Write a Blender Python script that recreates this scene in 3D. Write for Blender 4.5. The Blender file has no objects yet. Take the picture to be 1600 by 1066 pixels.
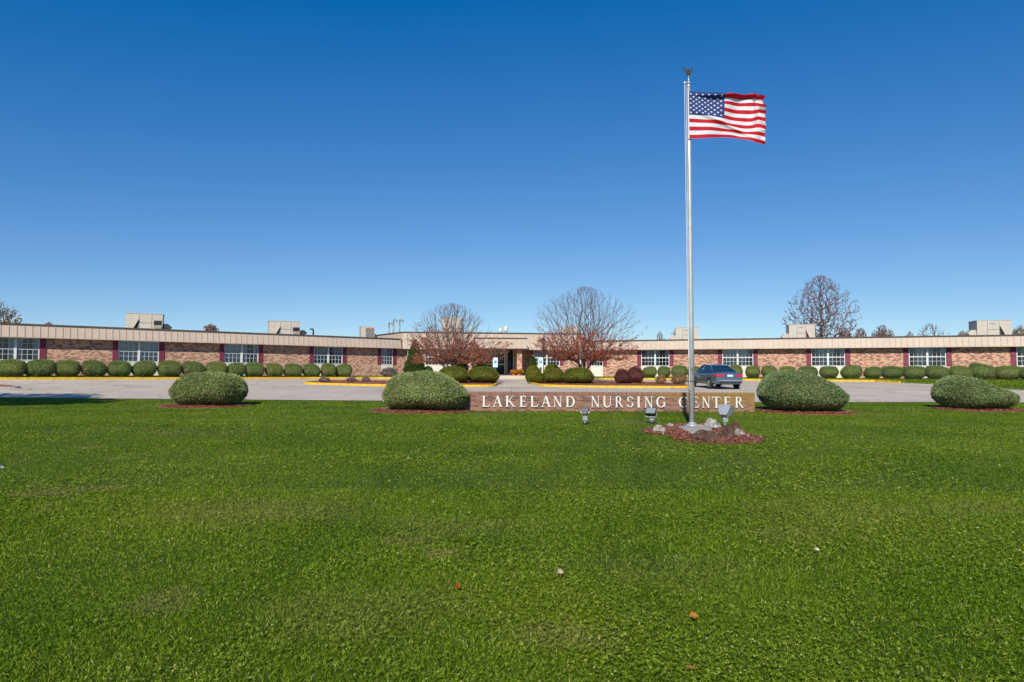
import bpy, math, random
import numpy as np
from mathutils import Vector, Matrix, noise
rng = np.random.default_rng(7); random.seed(7)
sc = bpy.context.scene
C = sc.collection
R = math.radians

# ------------------------------------------------------------------ camera, sky, sun, exposure
CAMZ = 1.6; F = 1067.0; PITCH = R(2.66); ROLL = 0.0043
cam_d = bpy.data.cameras.new('camera'); cam = bpy.data.objects.new('camera', cam_d); C.objects.link(cam)
cam_d.lens = 24.0; cam_d.sensor_width = 36.0; cam_d.clip_end = 6000; cam_d.clip_start = 0.05
Fw = Vector((0, math.cos(PITCH), math.sin(PITCH))); Up0 = Vector((0, -math.sin(PITCH), math.cos(PITCH)))
Rt = Vector((1, 0, 0)) * math.cos(ROLL) + Up0 * math.sin(ROLL); Up = Rt.cross(Fw)
cam.matrix_world = Matrix(((Rt.x, Up.x, -Fw.x, 0), (Rt.y, Up.y, -Fw.y, 0), (Rt.z, Up.z, -Fw.z, CAMZ), (0, 0, 0, 1)))
sc.camera = cam
SUN_AZ = R(192.6); SUN_EL = R(36)
w = bpy.data.worlds.new('World'); sc.world = w; w.use_nodes = True
nt = w.node_tree; nt.nodes.clear()
sky = nt.nodes.new('ShaderNodeTexSky'); sky.sky_type = 'NISHITA'; sky.sun_disc = False
sky.sun_elevation = SUN_EL; sky.sun_rotation = SUN_AZ
sky.altitude = 2000; sky.air_density = 1.0; sky.dust_density = 0.0; sky.ozone_density = 3.0
hs = nt.nodes.new('ShaderNodeVectorMath'); hs.operation = 'MULTIPLY_ADD'; hs.inputs[1].default_value = (.88, .86, 1.0); hs.inputs[2].default_value = (-.72, .02, 0)
sx = nt.nodes.new('ShaderNodeSeparateXYZ'); cx_ = nt.nodes.new('ShaderNodeCombineXYZ'); pw = nt.nodes.new('ShaderNodeMath'); pw.operation = 'POWER'; pw.inputs[1].default_value = .66; mu_ = nt.nodes.new('ShaderNodeMath'); mu_.operation = 'MULTIPLY'; mu_.inputs[1].default_value = 9.3 / 10 ** .66
hm = nt.nodes.new('ShaderNodeVectorMath'); hm.operation = 'MAXIMUM'; hm.inputs[1].default_value = (.02, .1, .5)
bg = nt.nodes.new('ShaderNodeBackground'); bg.inputs['Strength'].default_value = 0.10
wo = nt.nodes.new('ShaderNodeOutputWorld')
nt.links.new(sky.outputs[0], hs.inputs[0]); nt.links.new(hs.outputs[0], sx.inputs[0]); nt.links.new(sx.outputs[0], cx_.inputs[0]); nt.links.new(sx.outputs[1], cx_.inputs[1]); nt.links.new(sx.outputs[2], pw.inputs[0]); nt.links.new(pw.outputs[0], mu_.inputs[0]); nt.links.new(mu_.outputs[0], cx_.inputs[2]); nt.links.new(cx_.outputs[0], hm.inputs[0]); nt.links.new(hm.outputs[0], bg.inputs['Color']); nt.links.new(bg.outputs[0], wo.inputs['Surface'])
sd = bpy.data.lights.new('sun', 'SUN'); sd.energy = 4.9; sd.angle = R(0.53); sd.color = (1.0, 0.945, 0.84)
sun = bpy.data.objects.new('sun', sd); C.objects.link(sun)
SD = Vector((math.sin(SUN_AZ) * math.cos(SUN_EL), math.cos(SUN_AZ) * math.cos(SUN_EL), math.sin(SUN_EL)))
sun.rotation_euler = SD.to_track_quat('Z', 'Y').to_euler()
sc.view_settings.view_transform = 'Standard'; sc.view_settings.look = 'None'
sc.view_settings.exposure = 0.0; sc.view_settings.gamma = 1.0
sc.cycles.max_bounces = 6; sc.cycles.transparent_max_bounces = 12

# ------------------------------------------------------------------ geometry of the view (used once, to survey the place)
def ray(px, py):
    return (Rt * (px - 800) + Up * (533 - py) + Fw * F)
def P(px, py, Y):
    d = ray(px, py); t = Y / d.y
    return Vector((d.x * t, Y, CAMZ + d.z * t))
def X_(px, Y, py=585): return P(px, py, Y).x
# wing frames
def frame(ox, oy, ang, z=1.3): return Matrix.Translation((ox, oy, z)) @ Matrix.Rotation(ang, 4, 'Z')
ML = frame(-30.47, 44.3, math.atan2(.6312, .7756))
MR = frame(11.3, 61.6, -math.atan2(.378, .926))
MC = frame(-9.4, 61.2, R(5.5))
def S(px, M, yoff=0.0, py=570):
    """distance along a facade line of the point seen at px"""
    d = ray(px, py); o = M @ Vector((0, yoff, 0)); u = M.to_3x3() @ Vector((1, 0, 0))
    # o + s u = t d (xy)
    a, b, c, e = u.x, -d.x, u.y, -d.y
    det = a * e - b * c
    return (-o.x * e + b * o.y) / det
# kerb line in front of the building
KX = [-70, -40, -29.6, -21.9, -15.9, -11, 12, 15, 19.8, 25.8, 70]
KY = [33, 33, 39.5, 46.8, 53, 56.5, 57, 55.2, 52.8, 48.6, 33]
WX = [-70, -36, -30.47, -9.95, 6.4, 38, 70]
WY = [38, 39.8, 44.3, 61.0, 63.6, 50.7, 37.6]
LX = [-300, 0, 4, 10, 17.5, 24, 29]
LZ = [0, 0, 0.0, .08, .22, .27, .37]
def zg(X, Y):
    X = np.asarray(X, float); Y = np.asarray(Y, float)
    k = np.interp(X, KX, KY); wl = np.maximum(np.interp(X, WX, WY), k + 1.5)
    z = np.interp(Y, LX, LZ)
    z = np.where(Y > 29, .37 + .68 * np.clip((Y - 29) / (k - 29), 0, 1), z)
    z = np.where(Y > k, 1.05 + .25 * np.clip((Y - k) / (wl - k), 0, 1), z)
    return z
def zf(x, y): return float(zg(x, y))
def G(px, py, dz=0.0):
    """point of the ground seen at a pixel"""
    d = ray(px, py); d = d / d.y
    Y = 2.0
    while Y < 75:
        if CAMZ + d.z * Y <= zf(d.x * Y, Y) + dz: break
        Y += 0.02
    return Vector((d.x * Y, Y, zf(d.x * Y, Y) + dz))

# ------------------------------------------------------------------ object helpers
WM = {}
def tag(o, label=None, cat=None, group=None, kind=None):
    if label: o['label'] = label
    if cat: o['category'] = cat
    if group: o['group'] = group
    if kind: o['kind'] = kind
    return o
def link(o, parent=None, M=None):
    M = M or Matrix.Identity(4)
    C.objects.link(o)
    WM[o.name] = M
    if parent:
        o.parent = parent; o.matrix_basis = WM[parent.name].inverted() @ M
    else: o.matrix_basis = M
    return o
def empty(name, M, label, cat, group=None):
    o = bpy.data.objects.new(name, None); o.empty_display_size = .3
    if not isinstance(M, Matrix): M = Matrix.Translation(M)
    link(o, None, M); return tag(o, label, cat, group)
def dup(o, M, parent=None):
    c = o.copy(); C.objects.link(c)
    if parent: c.parent = parent; c.matrix_basis = o.matrix_basis.copy()
    else: c.matrix_basis = M
    WM[c.name] = M
    for ch in list(CH.get(o.name, [])): dup(ch, M, c)
    return c
CH = {}
class MB:
    def __init__(s): s.v = []; s.f = []; s.m = []; s.uv = None
    def add(s, vs, fs, mi=0):
        n = len(s.v); s.v += [tuple(v) for v in vs]; s.f += [tuple(i + n for i in f) for f in fs]; s.m += [mi] * len(fs)
    def box(s, x0, x1, y0, y1, z0, z1, mi=0, M=None):
        vs = [Vector(p) for p in ((x0, y0, z0), (x1, y0, z0), (x1, y1, z0), (x0, y1, z0), (x0, y0, z1), (x1, y0, z1), (x1, y1, z1), (x0, y1, z1))]
        if M: vs = [M @ v for v in vs]
        s.add(vs, [(0, 3, 2, 1), (4, 5, 6, 7), (0, 1, 5, 4), (1, 2, 6, 5), (2, 3, 7, 6), (3, 0, 4, 7)], mi)
    def prism(s, poly, y0, y1, mi=0, M=None):
        """poly in (x,z), extruded along y"""
        n = len(poly)
        vs = [Vector((a, y0, b)) for a, b in poly] + [Vector((a, y1, b)) for a, b in poly]
        if M: vs = [M @ v for v in vs]
        s.add(vs, [tuple(range(n)), tuple(range(2 * n - 1, n - 1, -1))] + [(i, i + n, (i + 1) % n + n, (i + 1) % n) for i in range(n)], mi)
    def tube(s, pts, rad, n=8, mi=0, cap=True):
        pts = [Vector(p) for p in pts]
        if not hasattr(rad, '__len__'): rad = [rad] * len(pts)
        rings = []; base = len(s.v)
        for i, p in enumerate(pts):
            d = (pts[min(i + 1, len(pts) - 1)] - pts[max(i - 1, 0)]).normalized()
            a = d.cross(Vector((0, 0, 1)));
            if a.length < .05: a = d.cross(Vector((0, 1, 0)))
            a.normalize(); b = d.cross(a)
            for k in range(n):
                t = 2 * math.pi * k / n; s.v.append(tuple(p + (a * math.cos(t) + b * math.sin(t)) * rad[i]))
        for i in range(len(pts) - 1):
            for k in range(n):
                q = base + i * n; s.f.append((q + k, q + (k + 1) % n, q + n + (k + 1) % n, q + n + k)); s.m.append(mi)
        if cap:
            s.f.append(tuple(base + k for k in range(n))); s.m.append(mi)
            q = base + (len(pts) - 1) * n; s.f.append(tuple(q + k for k in range(n - 1, -1, -1))); s.m.append(mi)
    def lathe(s, prof, n=16, mi=0, c=(0, 0, 0)):
        base = len(s.v)
        for r, z in prof:
            for k in range(n):
                t = 2 * math.pi * k / n; s.v.append((c[0] + r * math.cos(t), c[1] + r * math.sin(t), c[2] + z))
        for i in range(len(prof) - 1):
            for k in range(n):
                q = base + i * n; s.f.append((q + k, q + (k + 1) % n, q + n + (k + 1) % n, q + n + k)); s.m.append(mi)
        s.f.append(tuple(base + k for k in range(n - 1, -1, -1))); s.m.append(mi)
        q = base + (len(prof) - 1) * n; s.f.append(tuple(q + k for k in range(n))); s.m.append(mi)
    def build(s, name, mats, parent=None, M=None, smooth=False):
        me = bpy.data.meshes.new(name); me.from_pydata(s.v, [], s.f)
        for m in (mats if isinstance(mats, (list, tuple)) else [mats]): me.materials.append(m)
        if any(s.m): me.polygons.foreach_set('material_index', s.m)
        if smooth: me.polygons.foreach_set('use_smooth', [True] * len(me.polygons))
        me.update()
        o = bpy.data.objects.new(name, me)
        if M is None and parent: M = WM[parent.name]
        link(o, parent, M)
        if parent: CH.setdefault(parent.name, []).append(o)
        return o
def mesh_np(name, V, T, mat, attr=None, smooth=False, mi=None):
    """fast mesh from arrays: V (N,3), T list of (M,k) arrays"""
    me = bpy.data.meshes.new(name)
    T = T if isinstance(T, list) else [T]
    me.vertices.add(len(V)); me.vertices.foreach_set('co', V.astype(np.float32).ravel())
    li = np.concatenate([t.ravel() for t in T]); tot = np.concatenate([np.full(len(t), t.shape[1]) for t in T])
    st = np.concatenate([[0], np.cumsum(tot)[:-1]])
    me.loops.add(len(li)); me.loops.foreach_set('vertex_index', li.astype(np.int32))
    me.polygons.add(len(tot)); me.polygons.foreach_set('loop_start', st.astype(np.int32))
    try: me.polygons.foreach_set('loop_total', tot.astype(np.int32))
    except Exception: pass
    if mi is not None: me.polygons.foreach_set('material_index', mi.astype(np.int32))
    me.polygons.foreach_set('use_smooth', np.full(len(tot), smooth))
    for m in (mat if isinstance(mat, (list, tuple)) else [mat]): me.materials.append(m)
    me.update(calc_edges=True)
    if attr:
        for k, a in attr.items():
            if a.ndim == 2:
                at = me.attributes.new(k, 'FLOAT_COLOR', 'POINT'); at.data.foreach_set('color', a.astype(np.float32).ravel())
            else:
                at = me.attributes.new(k, 'FLOAT', 'POINT'); at.data.foreach_set('value', a.astype(np.float32))
    return me
def obj_np(name, me, parent=None, M=None):
    o = bpy.data.objects.new(name, me)
    if M is None and parent: M = WM[parent.name]
    link(o, parent, M)
    if parent: CH.setdefault(parent.name, []).append(o)
    return o

# ------------------------------------------------------------------ materials
def newmat(name):
    m = bpy.data.materials.new(name); m.use_nodes = True; return m, m.node_tree, m.node_tree.nodes['Principled BSDF']
def N(nt, t, **kw):
    n = nt.nodes.new(t)
    for k, v in kw.items():
        if k in n.inputs: n.inputs[k].default_value = v
        else: setattr(n, k, v)
    return n
def rgba(c): return (c[0], c[1], c[2], 1)
def ramp(nt, stops):
    r = nt.nodes.new('ShaderNodeValToRGB'); e = r.color_ramp.elements
    while len(e) < len(stops): e.new(.5)
    for i, (p, c) in enumerate(stops): e[i].position = p; e[i].color = rgba(c)
    return r
def noisy(name, c1, c2, scale=4, rough=.8, bump=0.0, metal=0, c3=None, detail=6, spec=.3, bscale=None, obj=True):
    m, nt, b = newmat(name)
    tc = N(nt, 'ShaderNodeTexCoord'); no = N(nt, 'ShaderNodeTexNoise', Scale=scale, Detail=detail, Roughness=.65)
    nt.links.new(tc.outputs['Object' if obj else 'Generated'], no.inputs['Vector'])
    r = ramp(nt, [(.32, c1), (.68, c2)] if c3 is None else [(.3, c1), (.52, c2), (.72, c3)])
    nt.links.new(no.outputs['Fac'], r.inputs[0]); nt.links.new(r.outputs[0], b.inputs['Base Color'])
    b.inputs['Roughness'].default_value = rough; b.inputs['Metallic'].default_value = metal; b.inputs['Specular IOR Level'].default_value = spec
    if bump:
        bn = N(nt, 'ShaderNodeTexNoise', Scale=bscale or scale * 4, Detail=5); bp = N(nt, 'ShaderNodeBump', Strength=bump, Distance=.02)
        nt.links.new(tc.outputs['Object'], bn.inputs['Vector']); nt.links.new(bn.outputs['Fac'], bp.inputs['Height']); nt.links.new(bp.outputs[0], b.inputs['Normal'])
    return m
def leafmat(name, stops, trans=.35, rough=.6, patch=None, pscale=1.5):
    """foliage: colour differs leaf by leaf"""
    m, nt, b = newmat(name)
    g = N(nt, 'ShaderNodeNewGeometry'); r = ramp(nt, stops)
    nt.links.new(g.outputs['Random Per Island'], r.inputs[0])
    oi = N(nt, 'ShaderNodeObjectInfo'); ro = ramp(nt, [(0, (.82, .86, .9)), (.5, (1, 1, 1)), (1, (1.16, 1.06, .95))]); nt.links.new(oi.outputs['Random'], ro.inputs[0])
    mo_ = N(nt, 'ShaderNodeMix', data_type='RGBA', blend_type='MULTIPLY'); mo_.inputs[0].default_value = 1; nt.links.new(r.outputs[0], mo_.inputs[6]); nt.links.new(ro.outputs[0], mo_.inputs[7]); col = mo_.outputs[2]
    if patch:
        tc = N(nt, 'ShaderNodeTexCoord'); no = N(nt, 'ShaderNodeTexNoise', Scale=pscale, Detail=4)
        nt.links.new(tc.outputs['Object'], no.inputs['Vector'])
        rr = ramp(nt, [(.5, (0, 0, 0)), (.72, (1, 1, 1))]); nt.links.new(no.outputs['Fac'], rr.inputs[0])
        mx = N(nt, 'ShaderNodeMix', data_type='RGBA'); mx.inputs[7].default_value = rgba(patch)
        ml = N(nt, 'ShaderNodeMath', operation='MULTIPLY'); ml.inputs[1].default_value = .7
        nt.links.new(rr.outputs[0], ml.inputs[0]); nt.links.new(ml.outputs[0], mx.inputs[0]); nt.links.new(col, mx.inputs[6]); col = mx.outputs[2]
    nt.links.new(col, b.inputs['Base Color']); b.inputs['Roughness'].default_value = rough; b.inputs['Specular IOR Level'].default_value = .25
    if trans:
        t = N(nt, 'ShaderNodeBsdfTranslucent'); nt.links.new(col, t.inputs['Color'])
        mi = N(nt, 'ShaderNodeMixShader'); mi.inputs[0].default_value = trans
        nt.links.new(b.outputs[0], mi.inputs[1]); nt.links.new(t.outputs[0], mi.inputs[2])
        nt.links.new(mi.outputs[0], nt.nodes['Material Output'].inputs['Surface'])
    return m
def flat(name, c, rough=.6, metal=0, spec=.4):
    return noisy(name, tuple(x * .88 for x in c), tuple(min(1, x * 1.1) for x in c), 3, rough, 0, metal, spec=spec)
def brickmat(name, c1, c2, mortar, dark, bw=.203, rh=.0677, stain=None, soldier=None, darkamt=.5):
    m, nt, b = newmat(name)
    tc = N(nt, 'ShaderNodeTexCoord'); sp = N(nt, 'ShaderNodeSeparateXYZ'); nt.links.new(tc.outputs['Object'], sp.inputs[0])
    ad = N(nt, 'ShaderNodeMath', operation='ADD'); nt.links.new(sp.outputs[0], ad.inputs[0]); nt.links.new(sp.outputs[1], ad.inputs[1])
    cb = N(nt, 'ShaderNodeCombineXYZ'); nt.links.new(ad.outputs[0], cb.inputs[0]); nt.links.new(sp.outputs[2], cb.inputs[1])
    def brick(w_, h_, off=.5):
        br = N(nt, 'ShaderNodeTexBrick', Scale=1.0); br.offset = off
        br.inputs['Color1'].default_value = rgba(c1); br.inputs['Color2'].default_value = rgba(c2); br.inputs['Mortar'].default_value = rgba(mortar)
        br.inputs['Mortar Size'].default_value = .007; br.inputs['Mortar Smooth'].default_value = .3; br.inputs['Brick Width'].default_value = w_; br.inputs['Row Height'].default_value = h_
        nt.links.new(cb.outputs[0], br.inputs['Vector']); return br
    br = brick(bw, rh)
    # dark burnt bricks, whole bricks in wavy drifts
    b2 = brick(bw, rh); b2.inputs['Color1'].default_value = (0, 0, 0, 1); b2.inputs['Color2'].default_value = (1, 1, 1, 1); b2.inputs['Mortar'].default_value = (0, 0, 0, 1)
    mp = N(nt, 'ShaderNodeMapping'); mp.inputs['Scale'].default_value = (1.6, 7.0, 1); nt.links.new(cb.outputs[0], mp.inputs['Vector'])
    no = N(nt, 'ShaderNodeTexNoise', Scale=1.0, Detail=3, Distortion=.6); nt.links.new(mp.outputs[0], no.inputs['Vector'])
    s1 = N(nt, 'ShaderNodeMath', operation='MULTIPLY_ADD'); s1.inputs[1].default_value = .55; nt.links.new(b2.outputs['Color'], s1.inputs[0]); nt.links.new(no.outputs['Fac'], s1.inputs[2])
    rr = ramp(nt, [(.78, (0, 0, 0)), (.88, (1, 1, 1))]); nt.links.new(s1.outputs[0], rr.inputs[0])
    ml = N(nt, 'ShaderNodeMath', operation='MULTIPLY'); ml.inputs[1].default_value = darkamt; nt.links.new(rr.outputs[0], ml.inputs[0])
    mx = N(nt, 'ShaderNodeMix', data_type='RGBA'); mx.inputs[7].default_value = rgba(dark)
    nt.links.new(ml.outputs[0], mx.inputs[0]); nt.links.new(br.outputs['Color'], mx.inputs[6]); col = mx.outputs[2]; hgt = br.outputs['Fac']
    if soldier is not None:
        so = brick(.068, .5, 0.0)
        gt = N(nt, 'ShaderNodeMath', operation='GREATER_THAN'); gt.inputs[1].default_value = soldier; nt.links.new(sp.outputs[2], gt.inputs[0])
        m2 = N(nt, 'ShaderNodeMix', data_type='RGBA'); nt.links.new(gt.outputs[0], m2.inputs[0]); nt.links.new(col, m2.inputs[6]); nt.links.new(so.outputs['Color'], m2.inputs[7]); col = m2.outputs[2]
    if stain:
        n2 = N(nt, 'ShaderNodeTexNoise', Scale=4.5, Detail=10, Roughness=.9); nt.links.new(tc.outputs['Object'], n2.inputs['Vector'])
        gx = N(nt, 'ShaderNodeMapRange'); gx.inputs[1].default_value = 3.0; gx.inputs[2].default_value = 9.0; gx.inputs[3].default_value = -.16; gx.inputs[4].default_value = .12; nt.links.new(sp.outputs[0], gx.inputs[0])
        gz = N(nt, 'ShaderNodeMapRange'); gz.inputs[1].default_value = 0; gz.inputs[2].default_value = .7; gz.inputs[3].default_value = -.12; gz.inputs[4].default_value = .06; nt.links.new(sp.outputs[2], gz.inputs[0])
        a1 = N(nt, 'ShaderNodeMath', operation='ADD'); nt.links.new(n2.outputs['Fac'], a1.inputs[0]); nt.links.new(gx.outputs[0], a1.inputs[1])
        a2 = N(nt, 'ShaderNodeMath', operation='ADD'); nt.links.new(a1.outputs[0], a2.inputs[0]); nt.links.new(gz.outputs[0], a2.inputs[1])
        r3 = ramp(nt, [(.50, (0, 0, 0)), (.60, (.62, .62, .62)), (.72, (.85, .85, .85))]); nt.links.new(a2.outputs[0], r3.inputs[0])
        m3 = N(nt, 'ShaderNodeMix', data_type='RGBA'); m3.inputs[7].default_value = rgba(stain); nt.links.new(r3.outputs[0], m3.inputs[0]); nt.links.new(col, m3.inputs[6]); col = m3.outputs[2]
    nt.links.new(col, b.inputs['Base Color']); b.inputs['Roughness'].default_value = .9; b.inputs['Specular IOR Level'].default_value = .2
    iv = N(nt, 'ShaderNodeMath', operation='SUBTRACT'); iv.inputs[0].default_value = 1; nt.links.new(hgt, iv.inputs[1])
    bp = N(nt, 'ShaderNodeBump', Strength=.6, Distance=.008); nt.links.new(iv.outputs[0], bp.inputs['Height']); nt.links.new(bp.outputs[0], b.inputs['Normal'])
    return m
M = {}
M['brick'] = brickmat('tan_brick', (.72, .41, .27), (.46, .22, .145), (.58, .41, .30), (.13, .06, .05), darkamt=.75)
M['signbrick'] = brickmat('sign_brick', (.335, .155, .105), (.20, .10, .075), (.34, .235, .18), (.07, .05, .045), bw=.2, stain=(.30, .185, .035), soldier=.57, darkamt=.6)
M['fascia'] = noisy('beige_fascia_paint', (.50, .395, .31), (.555, .445, .355), 1.2, .55, .05)
M['fascia_rib'] = noisy('fascia_rib_paint', (.42, .335, .26), (.48, .39, .31), 1.2, .6)
M['roofedge'] = noisy('dark_gravel_stop', (.06, .05, .045), (.12, .10, .09), 3, .6)
M['roof'] = noisy('roof_gravel', (.22, .2, .18), (.34, .31, .28), 12, .95, .3)
M['soffit'] = flat('soffit_paint', (.40, .34, .28), .8)
M['shutter'] = noisy('maroon_shutter', (.185, .030, .055), (.235, .045, .075), 4, .6)
M['cream'] = noisy('cream_panel', (.70, .66, .54), (.78, .74, .63), 2, .6)
M['white'] = noisy('white_frame', (.66, .68, .66), (.76, .78, .76), 3, .5)
M['curtain'] = noisy('curtain_cloth', (.50, .54, .54), (.68, .72, .72), 5, .9)
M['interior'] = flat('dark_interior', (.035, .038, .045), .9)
m, nt_, b_ = newmat('window_glass'); nt_.nodes.remove(b_)
tr = N(nt_, 'ShaderNodeBsdfTransparent'); tr.inputs[0].default_value = (.80, .86, .86, 1); gl = N(nt_, 'ShaderNodeBsdfGlossy', Roughness=.03); fr = N(nt_, 'ShaderNodeFresnel', IOR=1.7); mx_ = N(nt_, 'ShaderNodeMixShader')
nt_.links.new(fr.outputs[0], mx_.inputs[0]); nt_.links.new(tr.outputs[0], mx_.inputs[1]); nt_.links.new(gl.outputs[0], mx_.inputs[2]); nt_.links.new(mx_.outputs[0], nt_.nodes['Material Output'].inputs['Surface'])
M['glass'] = m
M['lens'] = flat('lamp_glass', (.25, .28, .30), .08, 0, .8)
M['doorglass'] = flat('dark_door_glass', (.012, .014, .018), .12, 0, .3)
M['carglass'] = flat('car_glass', (.012, .03, .045), .05, 0, .8)
# concrete road: pale, soiled, with joints
m, nt_, b_ = newmat('concrete_drive')
tc = N(nt_, 'ShaderNodeTexCoord'); n1 = N(nt_, 'ShaderNodeTexNoise', Scale=.35, Detail=8, Roughness=.6); n2 = N(nt_, 'ShaderNodeTexNoise', Scale=14, Detail=6)
for n_ in (n1, n2): nt_.links.new(tc.outputs['Object'], n_.inputs['Vector'])
r1 = ramp(nt_, [(.3, (.54, .445, .35)), (.7, (.66, .55, .44))]); nt_.links.new(n1.outputs[0], r1.inputs[0])
bt = N(nt_, 'ShaderNodeTexBrick', Scale=1); bt.offset = 0; bt.inputs['Brick Width'].default_value = 5.2; bt.inputs['Row Height'].default_value = 4.3; bt.inputs['Mortar Size'].default_value = .03
bt.inputs['Color1'].default_value = (1, 1, 1, 1); bt.inputs['Color2'].default_value = (.93, .93, .93, 1); bt.inputs['Mortar'].default_value = (.62, .6, .57, 1)
nt_.links.new(tc.outputs['Object'], bt.inputs['Vector'])
mm = N(nt_, 'ShaderNodeMix', data_type='RGBA', blend_type='MULTIPLY'); mm.inputs[0].default_value = 1
nt_.links.new(r1.outputs[0], mm.inputs[6]); nt_.links.new(bt.outputs[0], mm.inputs[7])
r2 = ramp(nt_, [(.25, (.8, .8, .8)), (.6, (1, 1, 1))]); nt_.links.new(n2.outputs[0], r2.inputs[0])
m2_ = N(nt_, 'ShaderNodeMix', data_type='RGBA', blend_type='MULTIPLY'); m2_.inputs[0].default_value = .8
nt_.links.new(mm.outputs[2], m2_.inputs[6]); nt_.links.new(r2.outputs[0], m2_.inputs[7]); vc = N(nt_, 'ShaderNodeTexVoronoi', Scale=.30, feature='DISTANCE_TO_EDGE'); nd = N(nt_, 'ShaderNodeTexNoise', Scale=1.1, Detail=6)
nt_.links.new(tc.outputs['Object'], nd.inputs['Vector']); va = N(nt_, 'ShaderNodeVectorMath', operation='MULTIPLY_ADD'); va.inputs[1].default_value = (1.6, 1.6, 1.6)
nt_.links.new(nd.outputs['Color'], va.inputs[0]); nt_.links.new(tc.outputs['Object'], va.inputs[2]); nt_.links.new(va.outputs[0], vc.inputs['Vector'])
rc = ramp(nt_, [(.004, (.55, .53, .5)), (.012, (1, 1, 1))]); nt_.links.new(vc.outputs['Distance'], rc.inputs[0])
ns = N(nt_, 'ShaderNodeTexNoise', Scale=1.7, Detail=5); mps = N(nt_, 'ShaderNodeMapping'); mps.inputs['Scale'].default_value = (.25, 1.2, 1); nt_.links.new(tc.outputs['Object'], mps.inputs[0]); nt_.links.new(mps.outputs[0], ns.inputs['Vector'])
rs = ramp(nt_, [(.28, (.80, .79, .78)), (.52, (1, 1, 1))]); nt_.links.new(ns.outputs[0], rs.inputs[0])
m3_ = N(nt_, 'ShaderNodeMix', data_type='RGBA', blend_type='MULTIPLY'); m3_.inputs[0].default_value = 1; nt_.links.new(m2_.outputs[2], m3_.inputs[6]); nt_.links.new(rc.outputs[0], m3_.inputs[7])
m4_ = N(nt_, 'ShaderNodeMix', data_type='RGBA', blend_type='MULTIPLY'); m4_.inputs[0].default_value = 1; nt_.links.new(m3_.outputs[2], m4_.inputs[6]); nt_.links.new(rs.outputs[0], m4_.inputs[7])
nt_.links.new(m4_.outputs[2], b_.inputs['Base Color']); b_.inputs['Roughness'].default_value = .9
M['concrete'] = m
M['walk'] = noisy('walk_concrete', (.50, .41, .31), (.62, .52, .41), .9, .9, .1, detail=9)
M['pad'] = noisy('pad_concrete', (.32, .28, .23), (.44, .40, .34), 3, .9, .2)
M['yellow'] = noisy('yellow_kerb_paint', (.40, .28, .06), (.72, .43, .012), 3.5, .65, .1, detail=10, c3=(.82, .54, .02))
M['greykerb'] = noisy('grey_kerb', (.30, .28, .25), (.42, .39, .36), 3, .9, .1)
M['mulch'] = noisy('red_mulch', (.10, .03, .018), (.32, .11, .065), 26, .95, .9, c3=(.50, .20, .12), bscale=40)
M['chip'] = leafmat('mulch_chips', [(0, (.10, .03, .02)), (.35, (.30, .095, .055)), (.75, (.44, .17, .10)), (1, (.60, .38, .26))], 0, .9)
M['bark'] = noisy('grey_bark', (.06, .045, .04), (.15, .115, .10), 14, .9, .5)
M['twig'] = noisy('twig_bark', (.13, .095, .09), (.22, .17, .165), 8, .9)
M['redleaf'] = leafmat('red_autumn_leaves', [(0, (.14, .06, .03)), (.3, (.36, .10, .06)), (.55, (.52, .11, .07)), (.8, (.58, .23, .12)), (1, (.42, .30, .08))], .35)
M['pinkleaf'] = leafmat('crimson_leaves', [(0, (.32, .03, .035)), (.6, (.58, .055, .06)), (1, (.62, .20, .12))], .35)
M['rustleaf'] = leafmat('rusty_leaves', [(0, (.16, .07, .05)), (.6, (.34, .15, .11)), (1, (.42, .24, .15))], .3)
M['mauveleaf'] = leafmat('mauve_leaves', [(0, (.20, .09, .09)), (.6, (.36, .17, .17)), (1, (.46, .26, .22))], .3)
M['brownleaf'] = leafmat('brown_leaves', [(0, (.20, .13, .05)), (.6, (.42, .29, .12)), (1, (.52, .39, .19))], .3)
M['juniper'] = leafmat('grey_green_juniper', [(0, (.10, .155, .05)), (.4, (.26, .345, .115)), (.8, (.38, .47, .20)), (1, (.45, .45, .23))], .22, .7, patch=(.30, .30, .13), pscale=1.6)
M['hedge'] = leafmat('clipped_hedge_green', [(0, (.08, .12, .035)), (.5, (.20, .26, .075)), (1, (.31, .37, .13))], .22, .7, patch=(.25, .21, .10), pscale=1.2)
M['boxwood'] = leafmat('yellow_green_yew', [(0, (.05, .075, .006)), (.5, (.14, .165, .015)), (1, (.26, .26, .035))], .2, .6, patch=(.17, .13, .03))
M['evergreen'] = leafmat('dark_evergreen', [(0, (.015, .04, .008)), (.5, (.05, .10, .015)), (1, (.13, .18, .03))], .2, .6)
M['barberry'] = leafmat('purple_barberry', [(0, (.07, .02, .02)), (.5, (.15, .045, .042)), (1, (.24, .10, .08))], .2)
M['tanshrub'] = leafmat('tan_shrub', [(0, (.16, .09, .04)), (.5, (.34, .20, .09)), (1, (.45, .32, .16))], .25)
M['greyshrub'] = leafmat('leafless_shrub_twigs', [(0, (.10, .075, .07)), (.6, (.22, .17, .16)), (1, (.30, .22, .18))], .1)
M['galv'] = noisy('galvanised_metal', (.40, .42, .43), (.58, .60, .61), 4, .38, 0, .55)
M['pole'] = noisy('brushed_aluminium', (.46, .48, .47), (.56, .58, .57), 6, .38, 0, .4, spec=.5)
M['rtu'] = noisy('beige_sheet_metal', (.47, .42, .35), (.55, .49, .41), 1.5, .6)
M['black'] = flat('black_metal', (.02, .022, .024), .45)
M['darkgrey'] = flat('dark_grey_metal', (.035, .042, .05), .5, 0)
M['eagle'] = flat('dark_bronze', (.045, .04, .03), .5, .4)
M['letter'] = flat('white_letter', (.72, .71, .66), .5)
M['signpost'] = flat('dark_green_post', (.035, .06, .05), .5)
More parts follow.
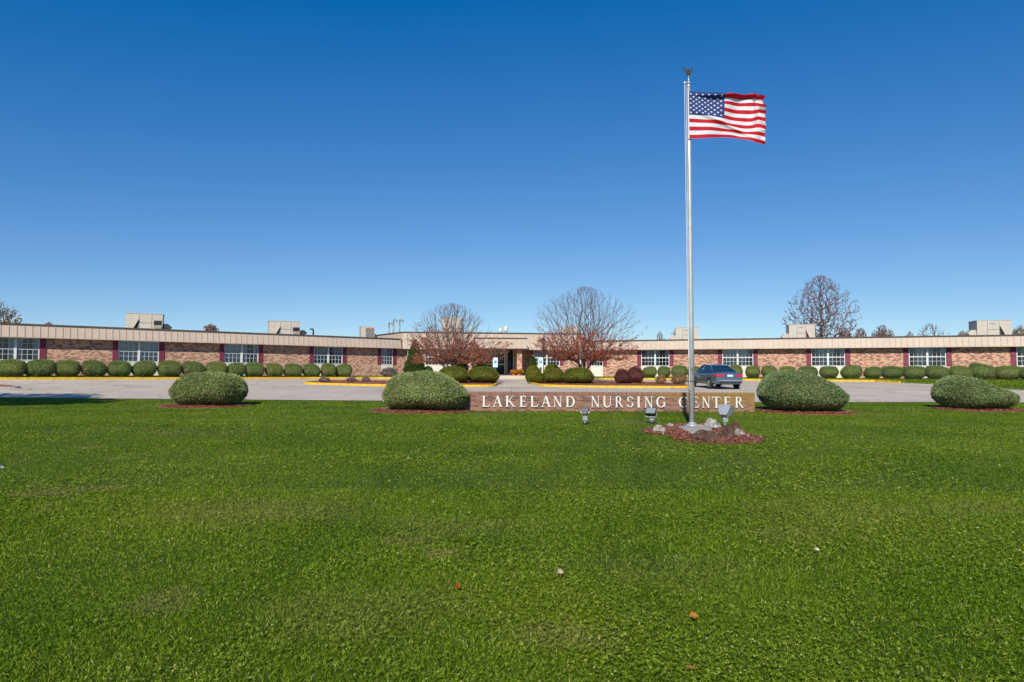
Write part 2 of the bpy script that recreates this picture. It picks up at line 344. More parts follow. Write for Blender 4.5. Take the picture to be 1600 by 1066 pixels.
M['signwhite'] = flat('sign_white', (.62, .80, .80), .4)
M['signblue'] = flat('sign_blue', (.02, .16, .45), .4)
M['whiterock'] = noisy('pitted_limestone', (.07, .06, .05), (.36, .335, .295), 11, .9, 1.0, c3=(.60, .58, .54), bscale=22)
M['brownrock'] = noisy('brown_rock', (.030, .017, .012), (.10, .055, .037), 7, .85, 1.0, c3=(.21, .13, .09), bscale=16)
M['tyre'] = flat('tyre_rubber', (.015, .015, .016), .8)
M['rim'] = flat('alloy_rim', (.42, .43, .44), .35, .6)
M['paint'] = noisy('blue_grey_car_paint', (.09, .165, .23), (.10, .18, .25), 1, .22, 0, .45, spec=.6)
b_ = M['paint'].node_tree.nodes['Principled BSDF']; b_.inputs['Coat Weight'].default_value = .7; b_.inputs['Coat Roughness'].default_value = .05
M['tail'] = flat('tail_light_red', (.50, .015, .03), .15, 0, .7)
M['plate'] = flat('licence_plate', (.62, .66, .68), .5)
M['chrome'] = flat('bright_trim', (.55, .57, .58), .25, .6)
M['terracotta'] = flat('orange_pot', (.55, .18, .03), .7)
M['mum'] = leafmat('orange_chrysanthemum', [(0, (.12, .06, .01)), (.4, (.50, .17, .01)), (1, (.65, .30, .03))], .2)
M['copper'] = flat('weathered_pipe', (.30, .33, .30), .5, .5)
M['rope'] = flat('white_rope', (.70, .74, .76), .8)

# ------------------------------------------------------------------ ground
def grassmat(name, blade):
    m, nt, b = newmat(name)
    g = N(nt, 'ShaderNodeNewGeometry')
    big = N(nt, 'ShaderNodeTexNoise', Scale=.33, Detail=5, Roughness=.6); dry = N(nt, 'ShaderNodeTexNoise', Scale=1.1, Detail=7, Roughness=.68)
    mp = N(nt, 'ShaderNodeMapping'); mp.inputs['Scale'].default_value = (.75, 1.0, 1.0); nt.links.new(g.outputs['Position'], mp.inputs[0])
    nt.links.new(g.outputs['Position'], big.inputs['Vector']); nt.links.new(mp.outputs[0], dry.inputs['Vector'])
    if blade:
        r = ramp(nt, [(0, (.075, .125, .005)), (.35, (.145, .240, .008)), (.75, (.225, .340, .018)), (.95, (.34, .44, .07)), (1, (.68, .60, .34))])
        nt.links.new(g.outputs['Random Per Island'], r.inputs[0])
    else:
        f = N(nt, 'ShaderNodeTexNoise', Scale=30, Detail=6, Roughness=.7); nt.links.new(g.outputs['Position'], f.inputs['Vector'])
        r = ramp(nt, [(.3, (.020, .034, .005)), (.55, (.052, .090, .008)), (.75, (.095, .155, .014))]); nt.links.new(f.outputs[0], r.inputs[0])
    # lusher / yellower drifts and dry patches
    c1 = ramp(nt, [(.38, (.80, .88, .6)), (.60, (1.2, 1.08, .95))]); nt.links.new(big.outputs[0], c1.inputs[0])
    mu = N(nt, 'ShaderNodeMix', data_type='RGBA', blend_type='MULTIPLY'); mu.inputs[0].default_value = 1
    nt.links.new(r.outputs[0], mu.inputs[6]); nt.links.new(c1.outputs[0], mu.inputs[7])
    c2 = ramp(nt, [(.60, (0, 0, 0)), (.78, (.6, .6, .6))]); nt.links.new(dry.outputs[0], c2.inputs[0])
    mx = N(nt, 'ShaderNodeMix', data_type='RGBA'); mx.inputs[7].default_value = (.38, .30, .11, 1)
    da = N(nt, 'ShaderNodeAttribute', attribute_name='dry'); dm = N(nt, 'ShaderNodeMath', operation='MULTIPLY_ADD'); dm.inputs[1].default_value = .5; dm.use_clamp = True; nt.links.new(da.outputs['Fac'], dm.inputs[0]); nt.links.new(c2.outputs[0], dm.inputs[2])
    nt.links.new(dm.outputs[0], mx.inputs[0]); nt.links.new(mu.outputs[2], mx.inputs[6])
    nt.links.new(mx.outputs[2], b.inputs['Base Color']); b.inputs['Roughness'].default_value = .75; b.inputs['Specular IOR Level'].default_value = .12
    if blade:
        t = N(nt, 'ShaderNodeBsdfTranslucent'); nt.links.new(mx.outputs[2], t.inputs['Color']); mi = N(nt, 'ShaderNodeMixShader'); mi.inputs[0].default_value = .35
        nt.links.new(b.outputs[0], mi.inputs[1]); nt.links.new(t.outputs[0], mi.inputs[2]); nt.links.new(mi.outputs[0], nt.nodes['Material Output'].inputs['Surface'])
    return m
DRY = [(G(a, b_), rx_, ry_, k_) for a, b_, rx_, ry_, k_ in ((75, 772, .55, .22, .9), (145, 764, .6, .18, .9), (268, 936, .22, .16, 1), (245, 950, .3, .12, .6), (640, 846, .3, .10, .9), (686, 869, .18, .06, 1), (700, 825, .9, .35, .4), (400, 800, 1.3, .5, .55), (190, 640, .8, .3, .7),
  (990, 660, .9, .55, .9), (935, 657, .6, .3, .7), (1080, 694, 1.6, .16, .8), (1190, 705, .3, .12, .7), (760, 648, 1.0, .5, .7), (1340, 647, 1.2, .4, .6), (1235, 835, .5, .25, .45), (1525, 795, .7, .3, .5), (1300, 800, 1.2, .5, .35), (880, 1000, .35, .15, .6), (1045, 890, .8, .3, .35), (560, 960, .8, .35, .4), (300, 676, 1.5, .5, .45))]
def dryf(x, y):
    d = np.zeros(len(x)); wob = .30 * (np.sin(x * 5.3 + 1) * np.sin(y * 6.1) + .7 * np.sin(x * 13 + y * 4) * np.sin(y * 11 - x * 3))
    for c, rx_, ry_, k_ in DRY: d = np.maximum(d, k_ * np.clip(1.25 - ((x - c.x) / rx_) ** 2 - ((y - c.y) / (ry_ * 1.6)) ** 2 + wob, 0, 1))
    e = np.abs(y - np.interp(x, near_x, near_y)); d = np.maximum(d, .45 * np.clip(1 - e / .5, 0, 1))
    return d
near_x = [-70] + [G(p, y).x for p, y in ((0, 622), (300, 624.5), (740, 628), (1180, 629), (1470, 629), (1600, 629.5))] + [70]
near_y = [29.0] + [G(p, y).y for p, y in ((0, 622), (300, 624.5), (740, 628), (1180, 629), (1470, 629), (1600, 629.5))] + [28.8]
M['lawn'] = grassmat('lawn_soil_and_turf', False); M['blade'] = grassmat('grass_blades', True)
gx = np.array([-2500, -900, -400, -200, -120, -90, -75] + list(np.arange(-66, 66.1, .5)) + [75, 90, 120, 200, 400, 900, 2500.])
gy = np.array([-200, -60, -20] + list(np.arange(-6, 70, .5)) + [75, 90, 130, 200, 400, 900, 2800.])
XX, YY = np.meshgrid(gx, gy); V = np.stack([XX, YY, zg(XX, YY)], -1).reshape(-1, 3)
nx, ny = len(gx), len(gy); I = np.arange(nx * ny).reshape(ny, nx)
T = np.stack([I[:-1, :-1], I[:-1, 1:], I[1:, 1:], I[1:, :-1]], -1).reshape(-1, 4)
tag(obj_np('lawn_ground', mesh_np('lawn_ground', V, T, M['lawn'], smooth=True)), kind='structure')
def sheet(name, xs, ylo, yhi, dz, mat, rows=40):
    xs = np.asarray(xs, float); t = np.linspace(0, 1, rows)
    X = np.repeat(xs[None], rows, 0); Y = ylo[None] * (1 - t[:, None]) + yhi[None] * t[:, None]
    V = np.stack([X, Y, zg(X, Y) + dz], -1).reshape(-1, 3); I = np.arange(V.shape[0]).reshape(rows, len(xs))
    T = np.stack([I[:-1, :-1], I[:-1, 1:], I[1:, 1:], I[1:, :-1]], -1).reshape(-1, 4)
    return obj_np(name, mesh_np(name, V, T, mat, smooth=True))
near_x = [-70] + [G(p, y).x for p, y in ((0, 622), (300, 624.5), (740, 628), (1180, 629), (1470, 629), (1600, 629.5))] + [70]
near_y = [29.0] + [G(p, y).y for p, y in ((0, 622), (300, 624.5), (740, 628), (1180, 629), (1470, 629), (1600, 629.5))] + [28.8]
far_x = KX[:-1] + [26.0, 26.6, 27.5, 28.2, 30, 70]; far_y = KY[:-1] + [48.0, 46.0, 43.5, 38.0, 36, 34.5]
xs = np.concatenate([np.arange(-60, 25, .5), np.arange(25, 30, .12), np.arange(30, 60, 1.)])
sh = sheet('road', xs, np.interp(xs, near_x, near_y), np.interp(xs, far_x, far_y), .02, M['concrete'], 60); tag(sh, kind='structure')

def kerb(name, pts, mat, wd=.17, h=.15, closed=False, step=.4, inward=1):
    """a kerb stone run following the ground; pts (x,y)"""
    pts = [Vector((p[0], p[1])) for p in pts]
    if closed: pts = pts + [pts[0]]
    dense = []
    for a, b in zip(pts[:-1], pts[1:]):
        n = max(1, int((b - a).length / step)); dense += [a.lerp(b, i / n) for i in range(n)]
    if not closed: dense.append(pts[-1])
    n = len(dense); mb = MB(); V = []
    for i, p in enumerate(dense):
        a = dense[(i - 1) % n] if (closed or i > 0) else p; b = dense[(i + 1) % n] if (closed or i < n - 1) else p
        d = (b - a).normalized(); nn = Vector((-d.y, d.x)) * inward
        for q, zz in ((p, -.05), (p + nn * .012, h - .02), (p + nn * .035, h), (p + nn * wd, h), (p + nn * wd, -.05)):
            V.append((q.x, q.y, zf(p.x, p.y) + zz))
    Fc = []
    m_ = n if closed else n - 1
    for i in range(m_):
        j = (i + 1) % n
        for k in range(4): Fc.append((i * 5 + k, j * 5 + k, j * 5 + k + 1, i * 5 + k + 1))
    if not closed: Fc += [(0, 1, 2, 3, 4), tuple((n - 1) * 5 + k for k in range(4, -1, -1))]
    mb.add(V, Fc); return mb.build(name, mat)
kl = [(x, y) for x, y in zip(KX[1:-1], KY[1:-1])]
ga, gb = X_(779, 57), X_(824, 57)
kerb_l = [p for p in kl if p[0] < -11.5] + [(-11, 56.5), (ga, 56.7)]
kerb_r = [(gb, 56.8)] + [p for p in kl if p[0] > 11.5] + [(26.25, 46.4)]
tag(kerb('kerb', kerb_l, M['yellow']), kind='structure'); tag(kerb('kerb', kerb_r, M['yellow']), kind='structure')
tag(kerb('kerb', [(26.3, 46.3), (27.45, 43.6), (28.25, 38.0), (30, 36), (60, 34.6)], M['greykerb'], h=.06), kind='structure')

def blob(name, poly, dz, mat, dome=0.0, rings=8, skirt=True):
    """sheet draped inside a star-shaped outline"""
    cx = sum(p[0] for p in poly) / len(poly); cy = sum(p[1] for p in poly) / len(poly)
    mb = MB(); V = [(cx, cy, zf(cx, cy) + dz + dome)]; n = len(poly)
    for r in range(1, rings + 1):
        t = r / rings
        for p in poly:
            x = cx + (p[0] - cx) * t; y = cy + (p[1] - cy) * t; V.append((x, y, zf(x, y) + dz + dome * (1 - t ** 2) + (random.uniform(-.008, .008) if dome and r < rings else 0)))
    Fc = [(0, 1 + k, 1 + (k + 1) % n) for k in range(n)]
    for r in range(rings - 1):
        a = 1 + r * n; Fc += [(a + k, a + n + k, a + n + (k + 1) % n, a + (k + 1) % n) for k in range(n)]
    if skirt:
        a = 1 + (rings - 1) * n; b = len(V)
        for p in poly: V.append((p[0], p[1], zf(p[0], p[1]) - .05))
        Fc += [(a + k, b + k, b + (k + 1) % n, a + (k + 1) % n) for k in range(n)]
    mb.add(V, Fc); return mb.build(name, mat, smooth=True)
def inside(poly, x, y):
    c = False; n = len(poly); j = n - 1
    for i in range(n):
        if (poly[i][1] > y) != (poly[j][1] > y) and x < (poly[j][0] - poly[i][0]) * (y - poly[i][1]) / (poly[j][1] - poly[i][1]) + poly[i][0]: c = not c
        j = i
    return c
PADP = []
def chips(poly, dz, n, name, size=.03, spread=0.12, dome=0.0):
    xs_ = [p[0] for p in poly]; ys_ = [p[1] for p in poly]; V = []; T = []
    cx = sum(xs_) / len(xs_); cy = sum(ys_) / len(ys_)
    rx = (max(xs_) - min(xs_)) / 2; ry = (max(ys_) - min(ys_)) / 2
    while len(T) < n:
        x = random.uniform(min(xs_) - spread, max(xs_) + spread); y = random.uniform(min(ys_) - spread, max(ys_) + spread)
        q = 1 - spread * .6 / max(rx, .1)
        if not inside([(cx + (a - cx) / q, cy + (b - cy) / q) for a, b in poly] if random.random() < .3 else poly, x, y): continue
        if PADP and inside(PADP, x, y): continue
        t2 = min(1, ((x - cx) / rx) ** 2 + ((y - cy) / ry) ** 2)
        z = zf(x, y) + dz + dome * (1 - t2) + random.uniform(.0, .02); a = random.uniform(0, 6.28); l = size * random.uniform(.6, 1.8); w_ = size * .35; t = random.uniform(-.6, .6)
        dx, dy = math.cos(a), math.sin(a); n0 = len(V)
        V += [(x - dx * l - dy * w_, y - dy * l + dx * w_, z - t * l * .3), (x - dx * l + dy * w_, y - dy * l - dx * w_, z - t * l * .3), (x + dx * l + dy * w_, y + dy * l - dx * w_, z + t * l * .3 + .008), (x + dx * l - dy * w_, y + dy * l + dx * w_, z + t * l * .3 + .008)]
        T.append((n0, n0 + 1, n0 + 2, n0 + 3))
    return V, T
def add_chips(o, poly, dz, n, size=.03, dome=0.0):
    V, T = chips(poly, dz, n, o.name, size, dome=dome); me = o.data; me.materials.append(M['chip'])
    v0 = [tuple(v.co) for v in me.vertices]; f0 = [tuple(p.vertices) for p in me.polygons]
    m2 = bpy.data.meshes.new(o.name); m2.from_pydata(v0 + V, [], f0 + [tuple(i + len(v0) for i in t) for t in T])
    m2.materials.append(me.materials[0]); m2.materials.append(M['chip'])
    m2.polygons.foreach_set('material_index', [0] * len(f0) + [1] * len(T)); o.data = m2
def rounded(pts, r=1.0, n=5):
    out = []; k = len(pts)
    for i in range(k):
        p = Vector(pts[i]); a = Vector(pts[i - 1]); b = Vector(pts[(i + 1) % k])
        pa = p + (a - p).normalized() * min(r, (a - p).length * .45); pb = p + (b - p).normalized() * min(r, (b - p).length * .45)
        for j in range(n + 1):
            t = j / n; q = pa * (1 - t) ** 2 + p * 2 * t * (1 - t) + pb * t * t; out.append((q.x, q.y))
    return out
def densify(pts, step=.5):
    out = []
    for a, b in zip(pts, pts[1:] + pts[:1]):
        a = Vector(a); b = Vector(b); n = max(1, int((b - a).length / step)); out += [tuple(a.lerp(b, i / n)) for i in range(n)]
    return out
# the two planted islands in the drive
def island(pts, rad, lbl):
    pl = rounded(pts, rad)
    k = kerb('island_kerb', pl, M['yellow'], closed=True); tag(k, kind='structure')
    inner = []; cx = sum(p[0] for p in pl) / len(pl); cy = sum(p[1] for p in pl) / len(pl)
    n = len(pl)
    for i in range(n):
        d = (Vector(pl[(i + 1) % n]) - Vector(pl[i - 1])).normalized(); nn = Vector((-d.y, d.x)); inner.append(tuple(Vector(pl[i]) + nn * .16))
    b = blob('mulch_bed', densify(inner), .135, M['mulch'], .04, 14, False); add_chips(b, densify(inner), .14, 5000, .04, .04); tag(b, kind='structure')
    return b
L_is = [(-14.0, 44.6), (-8, 42.4), (-1.0, 42.3), (-.9, 47.5), (-4, 49.6), (-13.0, 49.4)]
R_is = [(1.9, 43.2), (5, 42.0), (11.1, 41.9), (11.6, 45.5), (10.4, 49.3), (3.5, 49.4), (1.1, 47.4)]
island(L_is, 1.4, ''); island(R_is, 1.2, '')
FL_is = [(-40, 35.4), (-27, 34.6), (-25.2, 35.2), (-26.2, 36.3), (-32, 36.8), (-40, 37)]
k = kerb('island_kerb', rounded(FL_is, .8), M['greykerb'], closed=True, h=.12); tag(k, kind='structure')
b = blob('mulch_bed', densify(rounded(FL_is, .8)), .10, M['mulch'], .08, 8, False); tag(b, kind='structure')
# entrance walk
wk = np.linspace(0, 1, 30); ya = np.linspace(41.2, 56.6, 30)
Vw = []; nseg = 14
for y in ya:
    xa = np.interp(y, [41.2, 43, 47, 56.6], [X_(762, 41.2), X_(783, 43), X_(782, 47), X_(780, 56.6)]); xb = np.interp(y, [41.2, 43, 47, 56.6], [X_(875, 41.2), X_(848, 43), X_(828, 47), X_(823, 56.6)])
    for i in range(nseg + 1): x = xa + (xb - xa) * i / nseg; Vw.append((x, y, zf(x, y) + .035))
mb = MB(); mb.add(Vw, [(j * (nseg + 1) + i, j * (nseg + 1) + i + 1, (j + 1) * (nseg + 1) + i + 1, (j + 1) * (nseg + 1) + i) for j in range(29) for i in range(nseg)])
tag(mb.build('walkway', M['walk']), kind='structure')
mb = MB(); mb.box(X_(776, 57), X_(826, 57), 56.62, 61.8, .9, 1.36); tag(mb.build('entrance_step', M['walk']), kind='structure')

# ------------------------------------------------------------------ the building
bld = empty('nursing_home_building', Matrix.Translation((0, 60, 1.3)), 'long low tan brick nursing home with beige ribbed fascia and maroon shutters', 'building')
EZ0, EZ1 = 2.42, 3.2      # eave bottom / top above floor
def fascia(mb, s0, s1, z0=EZ0, z1=EZ1, yb=-.58, yt=-.40, endl=False, endr=False, pitch=.406):
    # inclined panel with ribs, thin cap on top
    mb.add([(s0, yb, z0), (s1, yb, z0), (s1, yt, z1), (s0, yt, z1), (s0, .3, z0), (s1, .3, z0), (s1, .3, z1), (s0, .3, z1)],
           [(0, 1, 2, 3), (3, 2, 6, 7), (1, 5, 6, 2), (0, 3, 7, 4), (0, 4, 5, 1)])
    mb.box(s0 - .01, s1 + .01, yb - .012, yb + .05, z0 - .03, z0 + .035, 0)
    n = int((s1 - s0) / pitch)
    for i in range(n + 1):
        s = s0 + i * pitch
        a, b_ = s, s + .035
        mb.add([(a, yb - .03, z0 + .03), (b_, yb - .03, z0 + .03), (b_, yt - .03, z1), (a, yt - .03, z1), (a, yb + .01, z0 + .03), (b_, yb + .01, z0 + .03), (b_, yt + .01, z1), (a, yt + .01, z1)],
               [(0, 1, 2, 3), (1, 5, 6, 2), (4, 0, 3, 7), (0, 4, 5, 1)], 1)
def cap(mb, s0, s1, z1=EZ1, yt=-.40, h=.09, o=.07):
    mb.box(s0 - .05, s1 + .05, yt - o, yt + .25, z1, z1 + h)
def wall_run(mb, segs, z1, y1=.28):
    for a, b_ in segs: mb.box(a, b_, 0, y1, -.35, z1)
def window(M_, s0, s1, z0=1.0, z1=2.40, units=2, seed=0, curtain='sides'):
    rnd = random.Random(seed)
    fr = MB(); t = .055
    fr.box(s0, s0 + t, .0, .10, z0, z1); fr.box(s1 - t, s1, 0, .10, z0, z1); fr.box(s0 + t, s1 - t, .0, .10, z1 - t, z1); fr.box(s0 - .02, s1 + .02, -.03, .10, z0 - .05, z0)
    uw = (s1 - s0 - 2 * t - (.14 if units == 2 else 0)) / units
    us = [(s0 + t + i * (uw + .14), s0 + t + i * (uw + .14) + uw) for i in range(units)]
    if units == 2: fr.box(us[0][1], us[1][0], -.05, .10, z0, z1 - t)
    zm = (z0 + z1) / 2 - .02
    for a, b_ in us:
        fr.box(a, b_, .02, .09, zm - .035, zm + .035)
        for k in range(1, 4): fr.box(a + (b_ - a) * k / 4 - .010, a + (b_ - a) * k / 4 + .010, .035, .055, z0, z1 - t - .001)
        for zz in ((z0 + zm) / 2, (zm + z1) / 2): fr.box(a, b_, .033, .053, zz - .010, zz + .010)
    w_ = fr.build('window', M['white'], bld, M_)
    for a, b_ in us:
        g = MB(); g.add([(a, .06, z0), (b_, .06, z0), (b_, .06, z1 - t), (a, .06, z1 - t)], [(0, 1, 2, 3)]); g.build('pane', M['glass'], w_, M_)
    cu = MB()
    for a, b_ in us:
        W = b_ - a
        st = rnd.choice(['sides', 'sides', 'left', 'right', 'full', 'sides']) if curtain == 'sides' else curtain
        parts = {'sides': [(a, a + W * rnd.uniform(.22, .36)), (b_ - W * rnd.uniform(.2, .36), b_)], 'left': [(a, a + W * .62)], 'right': [(b_ - W * .65, b_)], 'full': [(a, b_)]}[st]
        for c0, c1 in parts:
            n = max(4, int((c1 - c0) / .03)); V = []
            for i in range(n + 1):
                x = c0 + (c1 - c0) * i / n; y = .15 + .022 * math.sin(i * 1.9 + rnd.random()); V += [(x, y, z0 - .02), (x, y, z1)]
            cu.add(V, [(2 * i, 2 * i + 2, 2 * i + 3, 2 * i + 1) for i in range(n)])
    cu.build('curtain', M['curtain'], w_, M_)
    return w_
def shutter(M_, a, b_, z0=.98, z1=2.40):
    mb = MB(); mb.box(a, b_, -.035, -.004, z0, z1)
    for z_ in (z0, (z0 + z1) / 2 - .04, z1 - .08): mb.box(a, b_, -.05, -.036, z_, z_ + .08)
    mb.box(a, a + .05, -.049, -.0362, z0 + .08, z1 - .08); mb.box(b_ - .05, b_, -.049, -.0362, z0 + .08, z1 - .08)
    zz = z0 + .12
    while zz < z1 - .1:
        if abs(zz - (z0 + z1) / 2) > .07: mb.add([(a + .05, -.036, zz + .03), (b_ - .05, -.036, zz + .03), (b_ - .05, -.045, zz), (a + .05, -.045, zz)], [(0, 3, 2, 1)])
        zz += .045
    mb.build('shutter', M['shutter'], bld, M_)
def panel(M_, a, b_, z1=.95):
    mb = MB(); mb.box(a, b_, -.01, .2, -.35, z1); mb.build('panel', M['cream'], bld, M_)
def module(M_, a, b_, units=2, sw=.34, seed=0, curtain='sides', left=True, right=True):
    window(M_, a, b_, units=units, seed=seed, curtain=curtain); panel(M_, a, b_)
    if left: shutter(M_, a - sw - .01, a - .01)
    if right: shutter(M_, b_ + .01, b_ + sw + .01)
def wing(M_, s0, s1, wins, f0, f1, depth=12, backname='wall'):
    segs = []; c = s0
    for a, b_ in wins: segs.append((c, a)); c = b_
    segs.append((c, s1))
    mb = MB(); wall_run(mb, segs, EZ0)
    mb.box(s0, s0 + .28, .281, depth, -.35, EZ0); mb.box(s1 - .28, s1, .281, depth, -.35, EZ0); mb.box(s0 + .3, s1 - .3, depth - .28, depth, -.35, EZ0)
    mb.build('wall', M['brick'], bld, M_)
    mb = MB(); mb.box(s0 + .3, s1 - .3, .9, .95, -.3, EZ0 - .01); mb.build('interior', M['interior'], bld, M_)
    mb = MB(); fascia(mb, f0, f1); mb.build('fascia', [M['fascia'], M['fascia_rib']], bld, M_)
    mb = MB(); cap(mb, f0, f1); mb.build('roof_edge', M['roofedge'], bld, M_)
    mb = MB(); mb.box(f0, f1, .31, depth + .4, EZ0 + .02, EZ1 - .02); mb.build('roof', M['roof'], bld, M_)
    mb = MB(); mb.box(f0, f1, -.55, .30, EZ0 + .001, EZ0 + .03)
# left wing
PER = 7.02
lw = [(-2.70 + PER * k, -.17 + PER * k) for k in range(-1, 4)] + [(S(595.3, ML), S(613.6, ML))]
l_end = S(636.5, ML)
wing(ML, -11.5, l_end, lw, -12, S(626.3, ML, -.5))
for i, (a, b_) in enumerate(lw): module(ML, a, b_, 2 if i < 5 else 1, seed=31 + i)
# right wing
PR = 7.01
r_s0 = S(908, MR)
rw = [(S(923.2, MR), S(942.2, MR))] + [(.37 + PR * k, 2.87 + PR * k) for k in range(0, 6)]
wing(MR, r_s0, 41, rw, r_s0 - .3, 41.5)
for i, (a, b_) in enumerate(rw): module(MR, a, b_, 1 if i == 0 else 2, sw=.36, seed=60 + i)
# central block
c0 = S(637, MC); c1 = S(906, MC)
CT = 3.83
e0, e1 = S(747, MC), S(827, MC)
cw1 = (S(664, MC), S(706, MC)); cw2 = (S(834, MC), S(874.5, MC))
mb = MB(); wall_run(mb, [(c0, cw1[0]), (cw1[1], e0), (e1, cw2[0]), (cw2[1], c1)], EZ0)
# side walls of the porch recess and its back wall
rec = .75
d0, d1 = S(757.5, MC, rec), S(789.5, MC, rec); q0, q1 = S(791.8, MC, rec), S(802.5, MC, rec)
mb.box(e0 - .28, e0, .281, rec + .2, -.2, EZ0); mb.box(e1, e1 + .28, .281, rec + .2, -.2, EZ0)
mb.box(e0, d0, rec, rec + .2, -.2, EZ0); mb.box(q1, e1, rec, rec + .2, -.2, EZ0)
pb_ = MB(); pb_.box(d1, q0, rec, rec + .2, -.2, EZ0); pb_.build('pillar', M['brick'], bld, MC)
mb.box(c0 + .281, c1 - .281, 13.72, 14, -.3, EZ0); mb.box(c0, c0 + .28, .281, 14, -.3, EZ0); mb.box(c1 - .28, c1, .281, 14, -.3, EZ0)
mb.build('wall', M['brick'], bld, MC)
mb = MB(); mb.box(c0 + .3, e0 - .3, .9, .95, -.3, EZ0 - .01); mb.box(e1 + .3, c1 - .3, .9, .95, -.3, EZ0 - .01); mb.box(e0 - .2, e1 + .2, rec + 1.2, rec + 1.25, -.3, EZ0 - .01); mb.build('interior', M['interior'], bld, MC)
f0c = S(628.5, MC, -.5)
cf1 = S(912, MC, -.5)
mb = MB(); fascia(mb, f0c, cf1, EZ0 - .02, CT)
mb.box(cf1 - .1, cf1, .301, 14, EZ0, CT)
mb.build('fascia', [M['fascia'], M['fascia_rib']], bld, MC)
mb = MB(); cap(mb, f0c, cf1, CT); mb.build('roof_edge', M['roofedge'], bld, MC)
cor = MC @ Vector((f0c, -.42, 0)); far_ = Vector((-15.9, 70.6, 1.3)); ln_ = (far_ - Vector((cor.x, cor.y, 1.3))).length
MD = Matrix.Translation(far_) @ Matrix.Rotation(math.atan2(cor.y - far_.y, cor.x - far_.x), 4, 'Z')
mb = MB(); fascia(mb, 0, ln_ - .02, EZ0 + .02, CT - .004, -.16, .0); mb.build('fascia', [M['fascia'], M['fascia_rib']], bld, MD)
mb = MB(); mb.box(-.1, ln_ - .1, -.06, .25, CT + .001, CT + .088); mb.build('roof_edge', M['roofedge'], bld, MD)
mb = MB(); mb.box(f0c + .1, cf1 - .1, .31, 14, EZ0 + .03, CT - .03); mb.build('roof', M['roof'], bld, MC)
module(MC, cw1[0], cw1[1], 2, seed=3, curtain='full', left=False, right=False)
module(MC, cw2[0], cw2[1], 2, seed=5)
# canopy with pillars
ca0, ca1 = S(741, MC, -2.6), S(823.5, MC, -2.6)
mb = MB(); fascia(mb, ca0, ca1, EZ0 - .02 + .03, 3.28, -2.78, -2.66); mb.box(ca0, ca0 + .06, -2.6, -.6, EZ0 + .02, 3.26); mb.box(ca1 - .06, ca1, -2.6, -.6, EZ0 + .02, 3.26)
mb.build('canopy', [M['fascia'], M['fascia_rib']], bld, MC)
mb = MB(); mb.box(ca0 - .05, ca1 + .05, -2.75, -.60, 3.281, 3.34); mb.build('roof_edge', M['roofedge'], bld, MC)
for pa, pb in ((807.5, 815.2), (739.5, 745)):
    a, b_ = S(pa, MC, -2.0), S(pb, MC, -2.0)
    mb = MB(); mb.box(a, b_, -2.2, -1.8, -.15, EZ0); mb.build('pillar', M['brick'], bld, MC)
# entrance doors: white storefront with dark glass
mb = MB(); y0, y1 = rec + .02, rec + .10
zz = [0.06, 1.0, 2.12, 2.4]
tt = .085; mid = d0 + (d1 - d0) * .50
for a in (d0, mid - tt / 2, d1 - tt): mb.box(a, a + tt, y0, y1, .06, 2.38)
for z_ in (.06, 1.02, 2.08, 2.30): mb.box(d0 + tt, mid - tt / 2, y0 + .003, y1, z_, z_ + .10); mb.box(mid + tt / 2, d1 - tt, y0 + .003, y1, z_, z_ + .10)
dr = mb.build('door', M['letter'], bld, MC)
g = MB(); g.box(d0 + tt, d1 - tt, rec + .05, rec + .06, .16, 2.31); g.build('pane', M['doorglass'], dr, MC)
g = MB()
for s_ in (-.16, .12): g.tube([(mid + s_, rec - .03, .75), (mid + s_, rec - .03, 1.25)], .015, 6)
g.build('handle', M['chrome'], dr, MC)
mb = MB(); mb.box(q0, q0 + .05, y0, y1, .06, 2.38); mb.box(q1 - .05, q1, y0, y1, .06, 2.38); mb.box(q0 + .05, q1 - .05, y0, y1, .06, .2); dr2 = mb.build('sidelight', M['letter'], bld, MC)
g = MB(); g.box(q0 + .05, q1 - .05, rec + .05, rec + .06, .2, 2.38); g.build('pane', M['doorglass'], dr2, MC)

